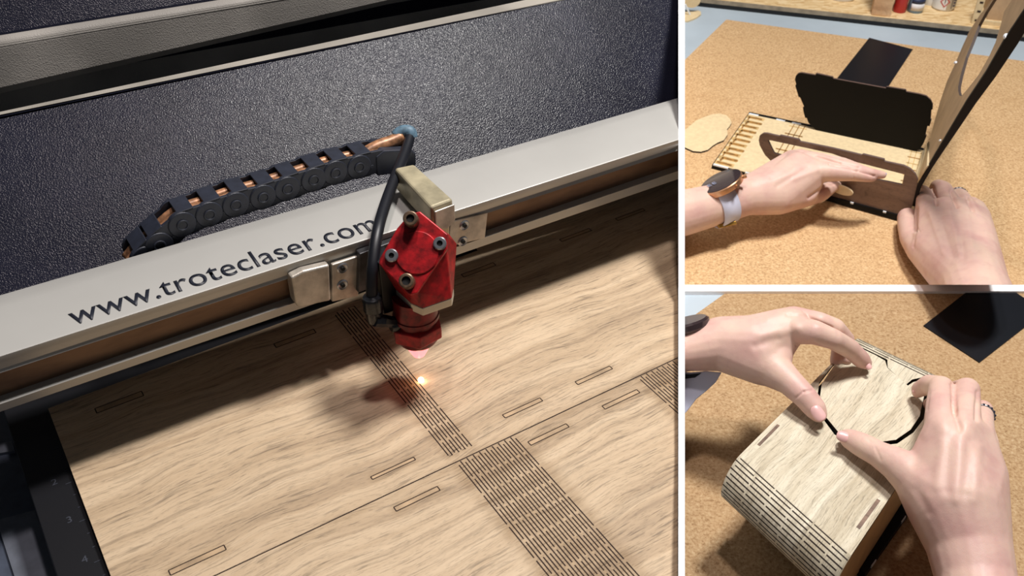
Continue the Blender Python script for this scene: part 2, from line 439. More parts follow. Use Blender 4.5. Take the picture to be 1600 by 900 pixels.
# arm over the beam
zb = .146
bq = [onz(616, 262, zb), onz(647, 255.6, zb), onz(708, 311, zb), onz(673, 324, zb)]
b = NB(); prism(b, bq, Z * -.0215)
arm = obj('cross_arm', b, m_bar, CARR, bevel=.0025, seg=3)
b = NB(); fd = (bq[2] - bq[1]).normalized()
prism(b, [bq[3] + fd * .0004 + Z * -.004 + (bq[2] - bq[3]) * .12, bq[2] + fd * .0004 + Z * -.004, bq[2] + fd * .0004 - Z * .019, bq[3] + fd * .0004 + (bq[2] - bq[3]) * .62 - Z * .0245, bq[3] + fd * .0004 + (bq[2] - bq[3]) * .12 - Z * .019], fd * .0018)
obj('end_cap', b, m_alu2, arm, bevel=.0006)
b = NB(); prism(b, [onv(x, y, .586) for x, y in ((668, 330), (694, 348), (703, 346), (702, 372), (690, 378), (670, 360))], B * .012)
obj('bracket', b, m_bar, CARR, bevel=.001)

# laser head
HU, HV = .2620, .5443
def HP(z): return W(HU, HV, z)
head = CARR
b = NB()
lathe(b, HP(0), Z, [(.0178, .092), (.0178, .074), (.0186, .0735), (.0186, .0705), (.0165, .070), (.0165, .066)], 48)
obj('lens_tube', b, m_reddark, head, smooth='auto')
b = NB(); lathe(b, HP(0), Z, [(.0165, .067), (.0213, .065), (.0216, .0625), (.0216, .0535), (.0185, .0515)], 6, hint=Vector((.3, .9, 0)))
obj('lens_nut', b, m_red, head, bevel=.0009)
b = NB(); lathe(b, HP(0), Z, [(.0172, .055), (.0172, .0495), (.0155, .0468), (.0108, .0442)], 48)
obj('nozzle_cone', b, m_reddark, head, smooth='auto')
b = NB(); lathe(b, HP(0), Z, [(.0104, .0444), (.0082, .0365), (.0050, .0300), (.0015, .0297)], 32)
obj('nozzle_tip', b, m_glow, head, smooth='auto')
# square slab under the mirror block
zs = .0965
sl = [onz(x, y, zs) for x, y in ((642, 474), (660, 482), (706, 466), (709, 450), (672, 424), (604, 440))]
b = NB(); prism(b, sl, Z * -.0075); obj('base_plate', b, simple('pale_plate', (206, 196, 178), .4, .3), head, bevel=.0008)
# tilted mirror plate
pn = (A * -.40 + B * -.60 + Z * .65).normalized(); pc = onv(651, 395, .535)
def MP(x, y, o=0): return onplane(x, y, pc + pn * o, pn)
pl = [(640, 334), (656, 330), (700, 366), (699, 389), (652, 458), (640, 461), (592, 413), (593, 404), (620, 357)]
b = NB(); prism(b, [MP(*p) for p in pl], pn * -.0060); obj('mirror_plate', b, m_red, head, bevel=.0009)
b = NB(); back = [MP(*p, -.006) for p in ((652, 333), (699, 368), (698, 389), (652, 457), (642, 459), (596, 413))]
base = [p + Z * .0002 for p in sl]
bk = [onv(x, y, .545) for x, y in ((702, 366), (714, 381), (711, 404), (708.5, 450))]
for p in back + base + bk: b.verts.new(p)
r = bmesh.ops.convex_hull(b, input=b.verts[:])
bmesh.ops.delete(b, geom=[v for v in b.verts if not v.link_faces], context='VERTS')
bmesh.ops.dissolve_limit(b, angle_limit=math.radians(3), verts=b.verts[:], edges=b.edges[:])
obj('mirror_block', b, m_red, head, bevel=.0007)
b = NB(); cc = MP(651.5, 395); ex = (MP(685, 392) - MP(618, 398)); rr = .0164
lathe(b, cc, pn, [(rr, -.001), (rr, .0009), (rr - .0006, .0014)], 56)
cov = obj('mirror_cover', b, m_red, head, smooth='auto')
def bolt(x, y, r, L, mat, inner, name='bolt'):
    c = MP(x, y, 0)
    # the head is seen at the pixel, so the shank runs back to the plate
    b = NB(); top = c
    lathe(b, top - pn * .001, pn, [(r, 0), (r, L), (r * .86, L + .0006), (r * inner, L + .0006), (r * inner, L - .0015)], 28, 0)
    b.faces.ensure_lookup_table(); b.faces[-1].material_index = 1
    obj(name, b, [mat, m_hole], head, smooth='auto')
def plate_base(x, y, L):   # plate point below a bolt head of length L seen at a pixel
    p = onplane(x, y, pc + pn * L, pn) - pn * L; return p
for x, y, r, L, mat, inn in ((641, 341, .0056, .013, m_bolt, .55), (634.5, 438.5, .0056, .013, m_bolt, .6), (687, 380, .0050, .0035, m_screw, .45), (611.5, 399, .0050, .0035, m_screw, .42)):
    p0 = plate_base(x, y, L); b = NB()
    lathe(b, p0 - pn * .0005, pn, [(r, 0), (r, L), (r * .85, L + .0006), (r * inn, L + .0006), (r * inn, L - .0012)], 28)
    b.faces.ensure_lookup_table(); b.faces[-1].material_index = 1
    obj('bolt', b, [mat, m_hole], head, smooth='auto')
# side clamp behind/left of tube
b = NB(); boxf(b, onv(600, 492, .552), A * .014, B * .02, Z * .050); obj('clamp_block', b, m_black, head, bevel=.001)
b = NB(); lathe(b, onv(624, 505, .545), A, [(.0045, -.008), (.0055, -.006), (.0055, .004)], 20); obj('air_inlet', b, m_clear, head, smooth='auto')
# cable
cab = empty('air_hose', W(.23, .56, .05), 'thick black air hose hanging from the cable chain to the nozzle fitting', 'hose')
cpts = [(628, 212, .705), (640, 212, .700), (633, 238, .678), (617, 278, .642), (601, 322, .604), (590, 362, .575), (583, 410, .558), (581, 440, .553), (581, 468, .550)]
b = NB(); tube(b, spline([onv(*p) for p in cpts], 8), .0046, 16); obj('hose_tube', b, m_rubber, cab, smooth=True)
b = NB(); tube(b, spline([onv(*p) for p in [(618, 214, .706), (628, 206, .705), (640, 206, .701), (643, 216, .698)]], 6), .0058, 16); obj('tape_wrap', b, m_tape, cab, smooth=True)
b = NB(); p0 = onv(581, 462, .5495); lathe(b, p0, Vector((0.02, -.02, -1)), [(.0048, 0), (.0072, .001), (.0078, .003), (.0078, .013), (.0070, .014), (.0066, .020), (.0060, .024)], 24)
fit = obj('hose_fitting', b, m_clear, cab, smooth='auto')
b = NB(); tube(b, [onv(585, 501, .5450), onv(598, 501, .5452), onv(616, 503, .5455)], [.0050, .0054, .0046], 8); obj('elbow', b, m_clear, fit)

# energy chain
VC = .69
cc_px = [(214, 420), (227, 404), (249, 383), (285, 351), (327, 335), (368.5, 320), (411, 308), (449, 295), (490, 281), (524, 270), (561, 261), (598, 251)]
cpt = [onv(x, y, VC) for x, y in cc_px]
chain = empty('cable_chain', cpt[5] - Z * .02, 'dark plastic energy chain arching over the beam behind the web address', 'cable chain')
R0 = .0118
def stadium(a, c, r, seg=14):
    d = (c - a).normalized(); n = d.cross(B).normalized(); pts = []
    for k in range(seg + 1):
        t = math.pi * k / seg; pts.append(a - d * math.sin(t) * r + n * math.cos(t) * r)
    for k in range(seg + 1):
        t = math.pi * k / seg; pts.append(c + d * math.sin(t) * r * .9 - n * math.cos(t) * r * .9)
    return pts
for i in range(1, len(cpt) - 1):
    a, c = cpt[i], cpt[i + 1]; d = (c - a).normalized(); n = d.cross(B).normalized()
    if n.z < 0: n = -n
    b = NB(); sh = B * (.0012 if i % 2 else 0)
    prism(b, stadium(a, c - d * .003, R0), B * .0032)
    prism(b, stadium(a + B * .022, c - d * .006 + B * .022, R0), B * .0028)
    boxf(b, a - d * .001 + n * (R0 - .0022), d * .0135, B * .024, n * .0022)
    boxf(b, a + d * .001 - n * R0, d * .010, B * .024, n * .0022)
    lathe(b, a + B * .0005, -B, [(R0 * .97, 0), (R0 * .97, .0012), (R0 * .9, .0016)], 32)
    lathe(b, a, -B, [(R0 * .42, 0), (R0 * .42, .0022), (R0 * .30, .0022), (R0 * .30, .0014)], 22)
    lathe(b, a + d * .0125 - n * .003, -B, [(.0018, 0), (.0018, .0006)], 12)
    obj('chain_link', b, m_chain, chain, bevel=.0004, seg=1)
b = NB()
for o_ in (.008, .016):
    tube(b, spline([p + B * o_ + ((Z if j > 2 else (Z - A * 1.2).normalized()) * .0045) for j, p in enumerate(cpt)], 4), .0042, 10)
obj('inner_hose', b, m_copper, chain, smooth=True)
b = NB(); prism(b, [onv(x, y, VC - .001) for x, y in ((588, 246), (600, 236), (642, 234), (650, 240), (650, 258), (640, 268), (590, 275))], B * .028)
obj('end_bracket', b, m_chain, chain, bevel=.001)
b = NB(); tube(b, spline([onv(x, y, .703) for x, y in ((570, 240), (590, 229), (610, 222), (628, 214))], 5), [.006] * 16, 10)
obj('taped_bundle', b, m_copper, chain, smooth=True)

# the spark and its light
b = NB(); bmesh.ops.create_icosphere(b, subdivisions=3, radius=.0024, matrix=Matrix.Translation(W(HU, HV, .0016)))
tag(obj('laser_spark', b, m_spark, smooth=True), 'glowing white spark where the beam meets the oak sheet', 'spark')
def point(name, loc, e, col, r=.003):
    l = bpy.data.lights.new(name, 'POINT'); l.energy = e; l.color = col; l.shadow_soft_size = r
    o = bpy.data.objects.new(name, l); COL.objects.link(o); o.location = loc
point('spark_light', W(HU, HV, .010), .0028, (1, .55, .30), .002)
point('pilot_light', W(HU, HV, .026), .0004, (1, .2, .15), .002)
#PART2
# ------------------------------------------------------------------ RIGHT SIDE: workbench with two cork mats
def cork(name, k=1.0):
    m = M(name, (196, 160, 112), .85); c = m.coord()
    n1 = m.noise(c, 330, 3, .7); n2 = m.noise(c, 9, 2); v = m.n('TexVoronoi'); m.l(c, v.inputs['Vector']); v.inputs['Scale'].default_value = 260
    col = m.ramp(n1, [(q_, tuple(v_ * k for v_ in c_)) for q_, c_ in [(.30, (154, 118, 76)), (.45, (194, 158, 114)), (.58, (209, 176, 131)), (.74, (228, 200, 160))]])
    sp = m.math('MULTIPLY', m.sstep(v.outputs['Distance'], .22, .08), m.sstep(m.noise(c, 120, 1), .5, .62))
    col = m.mix(m.math('MULTIPLY', sp, .6), col, (120, 78, 42))
    m.color(m.mix(m.math('MULTIPLY', m.sstep(n2, .35, .7), .2), col, (182, 144, 98))); m.bump(n1, .35, .0008); return m.m
m_cork = cork('pressed_cork'); m_cork2 = cork('dimmed_pressed_cork', .86)  # second is the same cork, its dimmer lighting put into the colour
m_bench = simple('grey_blue_bench', (176, 190, 200), .55, var=.05, vs=6)
b = NB(); prism(b, [Vector((.02, .30, TZ)), Vector((1.7, .30, TZ)), Vector((1.7, 2.6, TZ)), Vector((.02, 2.6, TZ))], Z * -.03)
tag(obj('workbench', b, m_bench, planes=CR), 'grey blue workbench top under the cork mats', 'workbench')
def ext(p, q, k): return p + (q - p) * k
c0 = onz(1134.6, 32, TZ); c1 = onz(1070, 95, TZ); c2 = onz(1600, 97, TZ)
b = NB(); prism(b, [c0, ext(c0, c1, 6), ext(c0, c1, 6) + (c2 - c0) * 1.6, ext(c0, c2, 1.6)], Z * .002)
tag(obj('cork_mat', b, m_cork, planes=C2), 'cork mat of the upper picture with its far edge before the wooden shelf', 'cork mat')
c0 = onz(1142, 453.5, TZ); c1 = onz(1070, 505, TZ)
b = NB(); prism(b, [ext(c0, c1, -1), ext(c0, c1, 1.6), Vector((.02, .30, TZ)), Vector((1.6, .30, TZ)), Vector((1.6, 1.2, TZ))], Z * .002)
tag(obj('cork_mat', b, m_cork2, planes=C3), 'cork mat under the closed oak box in the lower picture', 'cork mat')
T2 = TZ + .002
def at(x, y, h): return onz(x, y, T2 + h)
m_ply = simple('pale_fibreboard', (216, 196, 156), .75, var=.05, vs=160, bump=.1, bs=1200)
m_burn = simple('laser_scorch', (142, 100, 44), .8, var=.35, vs=200)
m_scorch2 = simple('light_scorch', (196, 164, 108), .8, var=.2, vs=150)
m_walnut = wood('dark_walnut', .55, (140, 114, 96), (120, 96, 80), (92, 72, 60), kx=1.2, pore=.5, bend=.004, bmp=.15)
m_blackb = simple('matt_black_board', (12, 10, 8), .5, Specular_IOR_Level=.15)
m_blackg = simple('black_card', (16, 19, 25), .45, Specular_IOR_Level=.25)
m_edgeb = simple('black_edge', (8, 9, 12), .55, Specular_IOR_Level=.2)
m_tick = simple('white_tick', (225, 232, 238), .4)  # white of the painted edge glints, also used for the pale rod
# black cards
b = NB(); prism(b, [at(*p, 0) for p in ((1358, 60), (1426, 78), (1380, 148), (1296, 138))], Z * .0015)
tag(obj('black_card', b, m_blackg), 'black rectangular card lying on the cork behind the upright black panel', 'card', 'black cards')
b = NB(); prism(b, [at(*p, 0) for p in ((1442.5, 510), (1530, 567.5), (1632, 488), (1544.4, 430.6))], Z * .0015)
tag(obj('black_card', b, m_blackg, planes=C3), 'black rectangular card on the cork to the right of the oak box', 'card', 'black cards')
# loose plywood cut-out
pts = [(1056, 212), (1070, 203), (1088, 188), (1100, 183), (1111, 179), (1124, 177.5), (1135, 180), (1141, 186), (1143, 192), (1140, 197), (1136, 202), (1137, 210), (1131, 219), (1121, 223), (1113, 228), (1106, 234), (1095, 237), (1083, 236), (1072, 231), (1060, 224)]
b = NB(); prism(b, [at(x, y, .003) for x, y in pts], Z * -.003)
b.faces.ensure_lookup_table()
for f in b.faces:
    if len(f.verts) == 4: f.material_index = 1
tag(obj('plywood_cutout', b, [m_ply, m_edge], planes=C2), 'pale rounded plywood cut-out with a notch lying at the left of the cork', 'wood piece')

# --- half-built box in the upper picture
HB = .0080
hb = empty('half_built_box', at(1270, 250, 0), 'half assembled laser cut box with open side panels standing on the cork', 'box')
Q = [at(1170, 178, HB), at(1452, 237, HB), at(1428, 335, HB), at(1115, 256, HB)]
def QB(a, c_, h=0):
    top = Q[0].lerp(Q[1], a); bot = Q[3].lerp(Q[2], a); p = top.lerp(bot, c_); return p + Z * h
b = NB(); prism(b, [QB(-.006, -.055, -.0012), QB(.97, -.055, -.0012), QB(1.0, 1.010, -.0012), QB(-.006, 1.010, -.0012)], Z * -.0067)
obj('black_backing', b, m_edgeb, hb)
b = NB(); prism(b, [QB(0, 0), QB(1, 0), QB(1, 1), QB(0, 1)], Z * -.0022)
base_o = obj('base_panel', b, m_ply, hb)
b = NB()
def dash(a0, a1, c0_, c1_, mi=0):
    f = b.faces.new([b.verts.new(QB(a, c_, .00006 if mi else .00012)) for a, c_ in ((a0, c0_), (a1, c0_), (a1, c1_), (a0, c1_))]); f.material_index = mi
f = None
for k in range(11):
    c_ = .04 + k * .09; j = .012 * (k % 2)
    dash(.008 + j, .088 + j * 1.3, c_, c_ + .030); dash(.0, .10, c_ - .012, c_ + .042, 1); 
    if k % 2: dash(.012, .03, c_ + .03, c_ + .07, 1)
for k in range(10): dash(.012 + .005 * (k % 2), .020 + .005 * (k % 2), .05 + k * .09, .12 + k * .09)
for k in range(4):
    dash(.245, .345, .05 + .15 * k, .07 + .15 * k, 0 if k % 2 else 1)
for a in (.265, .295, .325): dash(a, a + .005, .0, .62, 0)
for k in range(9): dash(.90, .99, .05 + .1 * k, .065 + .1 * k, 0 if k % 2 else 1)
for a in (.91, .935, .96, .985): dash(a, a + .004, .0, .95, 1)
obj('scorch_marks', b, [m_burn, m_scorch2], base_o)
b = NB()
for (x, y) in ((1168, 178), (1211, 188), (1216, 190)): pass
for a0, a1 in ((0, .055), (.16, .21), (.25, .30)):  # white reflections on the glossy black edge, built as pale pieces
    b = NB(); prism(b, [QB(a0, -.020, -.0012), QB(a1, -.020, -.0012), QB(a1, .004, -.0012), QB(a0, .004, -.0012)], Z * .0014); obj('edge_glint', b, m_tick, base_o)
for a0, a1 in ((.0, .08), (.17, .215)):
    b = NB(); prism(b, [QB(a0, .995, .0002), QB(a1, .995, .0002), QB(a1, 1.013, .0002), QB(a0, 1.013, .0002)], Z * -.002); obj('edge_glint', b, m_tick, base_o)
# upright rear panel
r0 = at(1275, 203.5, HB); r1 = at(1430, 236.5, HB); nr = (r1 - r0).cross(Z).normalized()
if nr.y > 0: nr = -nr
rear = [(1275, 203), (1270.6, 199.5), (1266, 195), (1263, 191.5), (1260.5, 184.5), (1258, 184), (1255.5, 175), (1254.5, 168), (1256.5, 167), (1250, 152), (1248, 152), (1242.5, 134), (1244, 132), (1242, 124), (1243.5, 118.5), (1247, 114.8), (1252, 113.8), (1274, 117.5), (1275, 114.8), (1301, 120.5), (1302, 123), (1308, 124),
        (1384, 138), (1385, 135.5), (1415, 140.5), (1416, 143.5), (1436, 147), (1447, 150), (1454, 156), (1457.3, 163), (1457, 171), (1455, 172), (1454, 186), (1455.5, 187), (1452.5, 197), (1449, 197), (1446, 211), (1448, 212), (1443, 224), (1438, 232), (1431, 236.5), (1412, 235.5), (1411, 231), (1380, 224.5), (1340, 218), (1300, 209)]
b = NB(); prism(b, [onplane(x, y, r0, nr) for x, y in rear], -nr * .004)
b.faces.ensure_lookup_table()
for f in b.faces:
    if len(f.verts) == 4: f.material_index = 1
obj('rear_side_panel', b, [m_blackb, simple('brown_cut_edge', (88, 68, 60), .7)], hb)
# near walnut side with window
f0 = at(1115, 257, HB); f1 = at(1401, 336, HB); nf = (f1 - f0).cross(Z).normalized()
if nf.y > 0: nf = -nf
def FP(x, y, o=0): return onplane(x, y, f0 + nf * o, nf)
outer = [(1228, 288), (1206, 255), (1203, 250), (1196, 243), (1194, 240), (1187, 227), (1185.5, 219), (1187, 212), (1192, 208.5), (1198, 208.5), (1217, 213), (1219, 211.5), (1248, 218), (1250, 221.5), (1300, 231.5), (1346, 242.5), (1348, 241), (1381, 249), (1382, 252.5), (1412, 259), (1422, 264), (1430, 272), (1434.5, 283), (1433, 293), (1425, 323), (1419, 336), (1404, 336), (1297, 307), (1250, 294)]
inner = [(1199.5, 219), (1205, 219.5), (1250, 229), (1300, 240), (1337, 253), (1413, 272.5), (1409.5, 289), (1383, 283.5), (1330, 272), (1260, 254), (1222, 243), (1209.5, 239.5), (1205, 231)]
def ring_fill(bm, outer, inner, off, mi_edge=1):
    def loop(P): 
        vs = [bm.verts.new(p) for p in P]; return vs, [bm.edges.new((vs[i], vs[(i + 1) % len(vs)])) for i in range(len(vs))]
    e = []; v1, e1 = loop(outer); e += e1
    for I in inner: e += loop(I)[1]
    r = bmesh.ops.triangle_fill(bm, use_beauty=True, use_dissolve=False, edges=e)
    fs = [g for g in r['geom'] if isinstance(g, bmesh.types.BMFace)]
    x = bmesh.ops.extrude_face_region(bm, geom=fs, use_keep_orig=True)
    for g in x['geom']:
        if isinstance(g, bmesh.types.BMVert): g.co += off
    for f in bm.faces:
        if abs(f.normal.dot(off.normalized())) < .5: f.material_index = mi_edge
    bm.normal_update()
    for f in bm.faces:
        f.material_index = mi_edge if abs(f.normal.dot(off.normalized())) < .5 else 0
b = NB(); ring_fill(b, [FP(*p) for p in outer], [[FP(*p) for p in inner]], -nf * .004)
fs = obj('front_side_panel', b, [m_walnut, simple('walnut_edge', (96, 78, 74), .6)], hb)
# black edging along the foot of the near side
b = NB(); prism(b, [FP(x, y, .003) for x, y in ((1255, 296), (1297, 307.5), (1404, 336.5), (1408, 346), (1297, 315), (1258, 304))], nf * -.003)
obj('black_edging', b, m_edgeb, hb)
b = NB()
for x, y in ((1331, 317.5), (1382, 331.5)): b = NB(); prism(b, [FP(x + i, y + j, .0036) for i, j in ((-2.5, -1.5), (2.5, -.3), (2.2, 1.8), (-2.5, .8))], nf * -.002); obj('edge_glint', b, m_tick, hb)  # white glints painted on the black edging
# tall bent side: hinge curve then flat panel with opening
Pn = at(1452, 258, .0); Pn = ondepth(1452, 258, 1.27); Tn = ondepth(1602, 14, 1.02); Ud = (Tn - Pn)
Fd = (Q[1] - Q[2]).normalized()
npn = Ud.cross(Fd).normalized()
if npn.x > 0: npn = -npn
def PP(x, y, o=0): return onplane(x, y, Pn + npn * o, npn)
outer = [(1452, 258), (1509, 160), (1539.6, 114), (1568, 64), (1600, 16), (1622, -18), (1640, -45), (1585, -45), (1567, -20), (1550, 0), (1532, 22), (1515, 48), (1504, 72), (1493, 98), (1480, 126), (1468.5, 160), (1460, 190), (1452, 222)]
hole = [(1502, 150), (1498.7, 149), (1497, 142), (1497, 135), (1501, 117), (1509, 89), (1518, 67.5), (1529, 39), (1540, 19), (1552, 0), (1562, -17), (1590, -17), (1580, 1), (1569, 18), (1564.5, 35.5), (1555.5, 66), (1545, 89), (1529, 117), (1511, 140)]
b = NB(); ring_fill(b, [PP(*p) for p in outer], [[PP(*p) for p in hole]], -npn * .004)
tall = obj('tall_side_panel', b, [simple('brown_board', (172, 146, 112), .6, var=.08, vs=30), simple('dark_cut', (70, 58, 52), .7)], hb)
lb = [(1425, 322), (1432.5, 291), (1451, 258), (1509, 160), (1539.6, 114), (1568, 64), (1600, 16), (1622, -18), (1640, -45)]
rb = [(1690, -45), (1664, -18), (1625, 17), (1600, 53), (1589, 71), (1556, 120), (1525.5, 161), (1457, 262), (1439, 293), (1430, 323)]
def EP(x, y):   # plane of the near edge of the tall side
    n = Ud.normalized().cross(npn).normalized(); return onplane(x, y, Pn, n)
b = NB(); prism(b, [EP(*p) for p in lb + rb], Fd * .008)
obj('black_edge_band', b, m_edgeb, tall, bevel=.0008)
b = NB()
for x, y, s in ((1574, 56, 5), (1494, 97, 2.2), (1470, 219, 2)):  # light reflections on the tall side, modelled as small white dots
    b = NB(); c = ondepth(x, y, 1.06 if s > 3 else (1.12 if s < 2.3 and y < 150 else 1.26)); lathe(b, c, FWD, [(s * .0006, 0), (s * .0007, .002), (s * .0006, .004)], 10); obj('edge_glint', b, m_tick, tall)
# hinge curve from base to tall side
b = NB()
cv_n = [QB(.955, 1.0, 0), at(1431, 300, .022), ondepth(1438, 280, 1.30), Pn]
cv_f = [QB(.97, .02, 0), at(1449, 232, .012), PP(1450, 226), PP(1452, 222)]
cn = spline(cv_n, 5); cf = spline(cv_f, 5)
va = [b.verts.new(p) for p in cn]; vb = [b.verts.new(p) for p in cf]
for i in range(len(va) - 1): b.faces.new((va[i], va[i + 1], vb[i + 1], vb[i]))
ho = obj('living_hinge', b, m_ply, hb, smooth=True); so = ho.modifiers.new('s', 'SOLIDIFY'); so.thickness = .002
# small oval wooden stick held under the fingers
b = NB(); c = FP(1316, 296, .006)
ax = (FP(1330, 301, .006) - FP(1300, 291, .006)).normalized()
x_, y_, n_ = ax, nf.cross(ax).normalized(), nf
rr = []
prism(b, [c + x_ * math.cos(t) * .0165 + y_ * math.sin(t) * .0072 for t in [k * math.pi / 12 for k in range(24)]], nf * .003)
tag(obj('oval_piece', b, m_ply, bevel=.0006), 'small pale oval plywood piece under the fingers of the watch hand', 'wood piece')

# --- shelf at the back
TS = TZ + .020
s0 = onz(1124, 0, TS); s1 = onz(1600, 50.4, TS); sd = (s1 - s0).normalized(); sb = Vector((-sd.y, sd.x, 0))
m_osb = M('osb_board', (214, 184, 132), .75); _c = m_osb.coord(); _v = m_osb.n('TexVoronoi'); m_osb.l(m_osb.scale(_c, (18, 45, 30)), _v.inputs['Vector'])
m_osb.color(m_osb.ramp(m_osb.noise(_v.outputs['Position'], 3, 1), [(.3, (196, 158, 104)), (.5, (222, 192, 142)), (.7, (236, 212, 168))])); m_osb = m_osb.m
m_grey_edge = simple('grey_ply_edge', (150, 138, 118), .8, var=.15)
b = NB(); p = s0 - sd * .5; boxf(b, p, sd * 1.6, sb * .5, Z * -.010)
b.faces.ensure_lookup_table()
for f in b.faces:
    if abs(f.normal.z) < .5 and False: pass
shelf = obj('shelf_board', b, [m_osb, m_grey_edge], planes=C2, bevel=.0006)
for pl_ in shelf.data.polygons:
    if abs(pl_.normal.z) < .5: pl_.material_index = 1
tag(shelf, 'light osb shelf board along the back of the workbench', 'shelf')
b = NB(); boxf(b, s0 - sd * .5 + sb * .004 - Z * .0102, sd * 1.6, sb * .02, Z * -.0098)
obj('gap_shade_strip', b, m_black, shelf, planes=C2)  # black strip put in for the shade of the gap under the board
b = NB()
for x0, x1 in ((1320, 1370), (1380, 1430)):
    a0 = onz(x0, lineat((1290, 20), (1517, 45), x0), TS - .010); a1 = onz(x1, lineat((1290, 20), (1517, 45), x1), TS - .010)
    boxf(b, a0 - sb * .001, a1 - a0, sb * .01, Z * -.0095)
obj('foot_block', b, m_osb, shelf)
def sh(x, y): return onz(x, y, TS)
def bottle(name, x, y, rpx, prof, mats, label, cat='bottle', grp=None, extra=None):
    p = sh(x, y); r = rpx * depth(p) / F; p = p + Vector((0, 1, 0)) * r
    e = empty(name, p, label, cat, grp)
    b = NB(); lathe(b, p, Z, [(r * a, h) for a, h in prof], 28); obj('body', b, mats[0], e, smooth='auto')
    if len(mats) > 1:
        zt = prof[-1][1]; b = NB(); lathe(b, p + Z * (zt - .001), Z, [(r * .45, 0), (r * .48, .001), (r * .48, .018), (r * .42, .020)], 24); obj('cap', b, mats[1], e, smooth='auto')
    if extra: extra(e, p, r)
    return e
BP = [(.88, 0), (1, .003), (1, .060), (.85, .072), (.45, .082)]
def curved_label(e, p, r, z0, z1, a0, a1, mat, name='label', o=.0004):
    b = NB(); n = 12; va, vb = [], []
    for k in range(n + 1):
        t = math.radians(a0 + (a1 - a0) * k / n); d = Vector((math.cos(t), math.sin(t), 0)) * (r + o)
        va.append(b.verts.new(p + d + Z * z0)); vb.append(b.verts.new(p + d + Z * z1))
    for k in range(n): b.faces.new((va[k], va[k + 1], vb[k + 1], vb[k]))
    q = obj(name, b, mat, e, smooth=True); s = q.modifiers.new('s', 'SOLIDIFY'); s.thickness = .0003; return q
m_bred = simple('red_paint_bottle', (186, 48, 48), .35); m_bblue = simple('blue_grey_bottle', (112, 142, 172), .35)
m_bwhite = simple('white_plastic', (228, 228, 226), .4); m_navy = simple('navy_print', (40, 52, 84), .5); m_lab = simple('paper_label', (222, 222, 224), .6)
m_redp = simple('red_print', (196, 40, 46), .5); m_dark = simple('dark_lid', (48, 46, 44), .5)
bottle('paint_bottle', 1408, 21.5, 10, BP, [m_bred, m_bwhite], 'red bottle on the shelf beside the wooden post', grp=None)
def e2(e, p, r):
    curved_label(e, p, r, .006, .020, 215, 325, m_lab); curved_label(e, p, r, .020, .030, 215, 330, m_navy, 'label')
bottle('paint_bottle', 1433, 22, 12, BP, [m_bblue, m_bwhite], 'blue grey bottle with pale label right of the red bottle', extra=e2)
bottle('white_jar', 1456, 10, 11, [(.9, 0), (1, .004), (1, .05), (.8, .055)], [m_bwhite], 'plain white jar between the blue bottle and the hazard bottle', 'jar')
def e3(e, p, r):
    curved_label(e, p, r, .004, .075, 262, 350, m_lab)
    curved_label(e, p, r, .006, .072, 286, 289, m_navy, 'label_stripe', .0009); curved_label(e, p, r, .006, .072, 320, 323, m_navy, 'label_stripe', .0009)
    for k in range(6): curved_label(e, p, r, .010 + k * .006, .0125 + k * .006, 296, 312, m_navy, 'label_text', .0009)
    # hazard diamond
    b = NB(); n = 0
    def cyl(a, z): t = math.radians(a); return p + Vector((math.cos(t), math.sin(t), 0)) * (r + .0011) + Z * z
    ca, cz, w_, h_ = 250, .020, 24, .011
    O = [(ca, cz - h_), (ca + w_, cz), (ca, cz + h_), (ca - w_, cz)]; I = [(ca, cz - h_ * .78), (ca + w_ * .78, cz), (ca, cz + h_ * .78), (ca - w_ * .78, cz)]
    for i in range(4):
        j = (i + 1) % 4; b.faces.new([b.verts.new(cyl(*q)) for q in (O[i], O[j], I[j], I[i])])
    obj('hazard_diamond', b, m_redp, e)
    b = NB(); b.faces.new([b.verts.new(cyl(ca + a, cz + z)) for a, z in ((-1.5, -.003), (1.5, -.003), (2.5, .005), (-2.5, .005))]); obj('hazard_symbol', b, m_dark, e)
bottle('chemical_bottle', 1479, 18.5, 17, BP, [m_bwhite, m_redp], 'white bottle with red hazard diamond label on the shelf', extra=e3)
bottle('white_tub', 1321, 4, 20, [(.92, 0), (1, .004), (1.02, .05), (1.05, .052), (1.05, .06), (.9, .062)], [m_bwhite], 'wide white tub on the shelf left of the wooden post', 'tub')
bottle('dark_pot', 1258, -2.5, 12, [(.9, 0), (1, .003), (1, .02), (.9, .022)], [m_dark], 'dark round pot at the top edge on the left of the shelf', 'pot')
b = NB(); a0 = sh(1361, 23.5); a1 = sh(1391, 26.8); boxf(b, a0, a1 - a0, sb * .04, Z * .30)
m_pine = wood('pine_post', 0, (214, 178, 138), (202, 160, 118), (180, 134, 92), pore=.2, bend=.01)
tag(obj('wooden_post', b, m_pine, bevel=.001), 'square pine post rising from the shelf front left of the red bottle', 'post')
sl = empty('slotted_frame', sh(1540, 38), 'pale plywood slotted frame piece standing at the right of the shelf', 'wood piece')
b = NB(); a0 = sh(1517, 37); a1 = sh(1528, 38.5)
boxf(b, a0, a1 - a0, sb * .006, Z * .12); obj('upright', b, m_ply, sl)
b = NB()
for k in range(4): boxf(b, a0 + (a1 - a0) * .35 - sb * .0004 + Z * (.006 + .018 * k), (a1 - a0) * .5, sb * .0008, Z * .004)
obj('slot', b, m_edge, sl)
b = NB(); a2 = sh(1567, 42); boxf(b, a1 + sb * .001, a2 - a1, sb * .006, Z * .008); obj('rail', b, m_ply, sl)
b = NB(); a0 = sh(1541, 30); a1 = sh(1580, 34); boxf(b, a0, a1 - a0, sb * .08, Z * .09)
tag(obj('brown_carton', b, simple('carton', (186, 160, 128), .8, var=.06), bevel=.001), 'plain beige carton behind the slotted plywood frame', 'carton')
b = NB(); a0 = sh(1545, 47); a1 = sh(1566, 49); boxf(b, a0 - Z * .008 - sb * .006, a1 - a0, sb * .005, Z * .006)
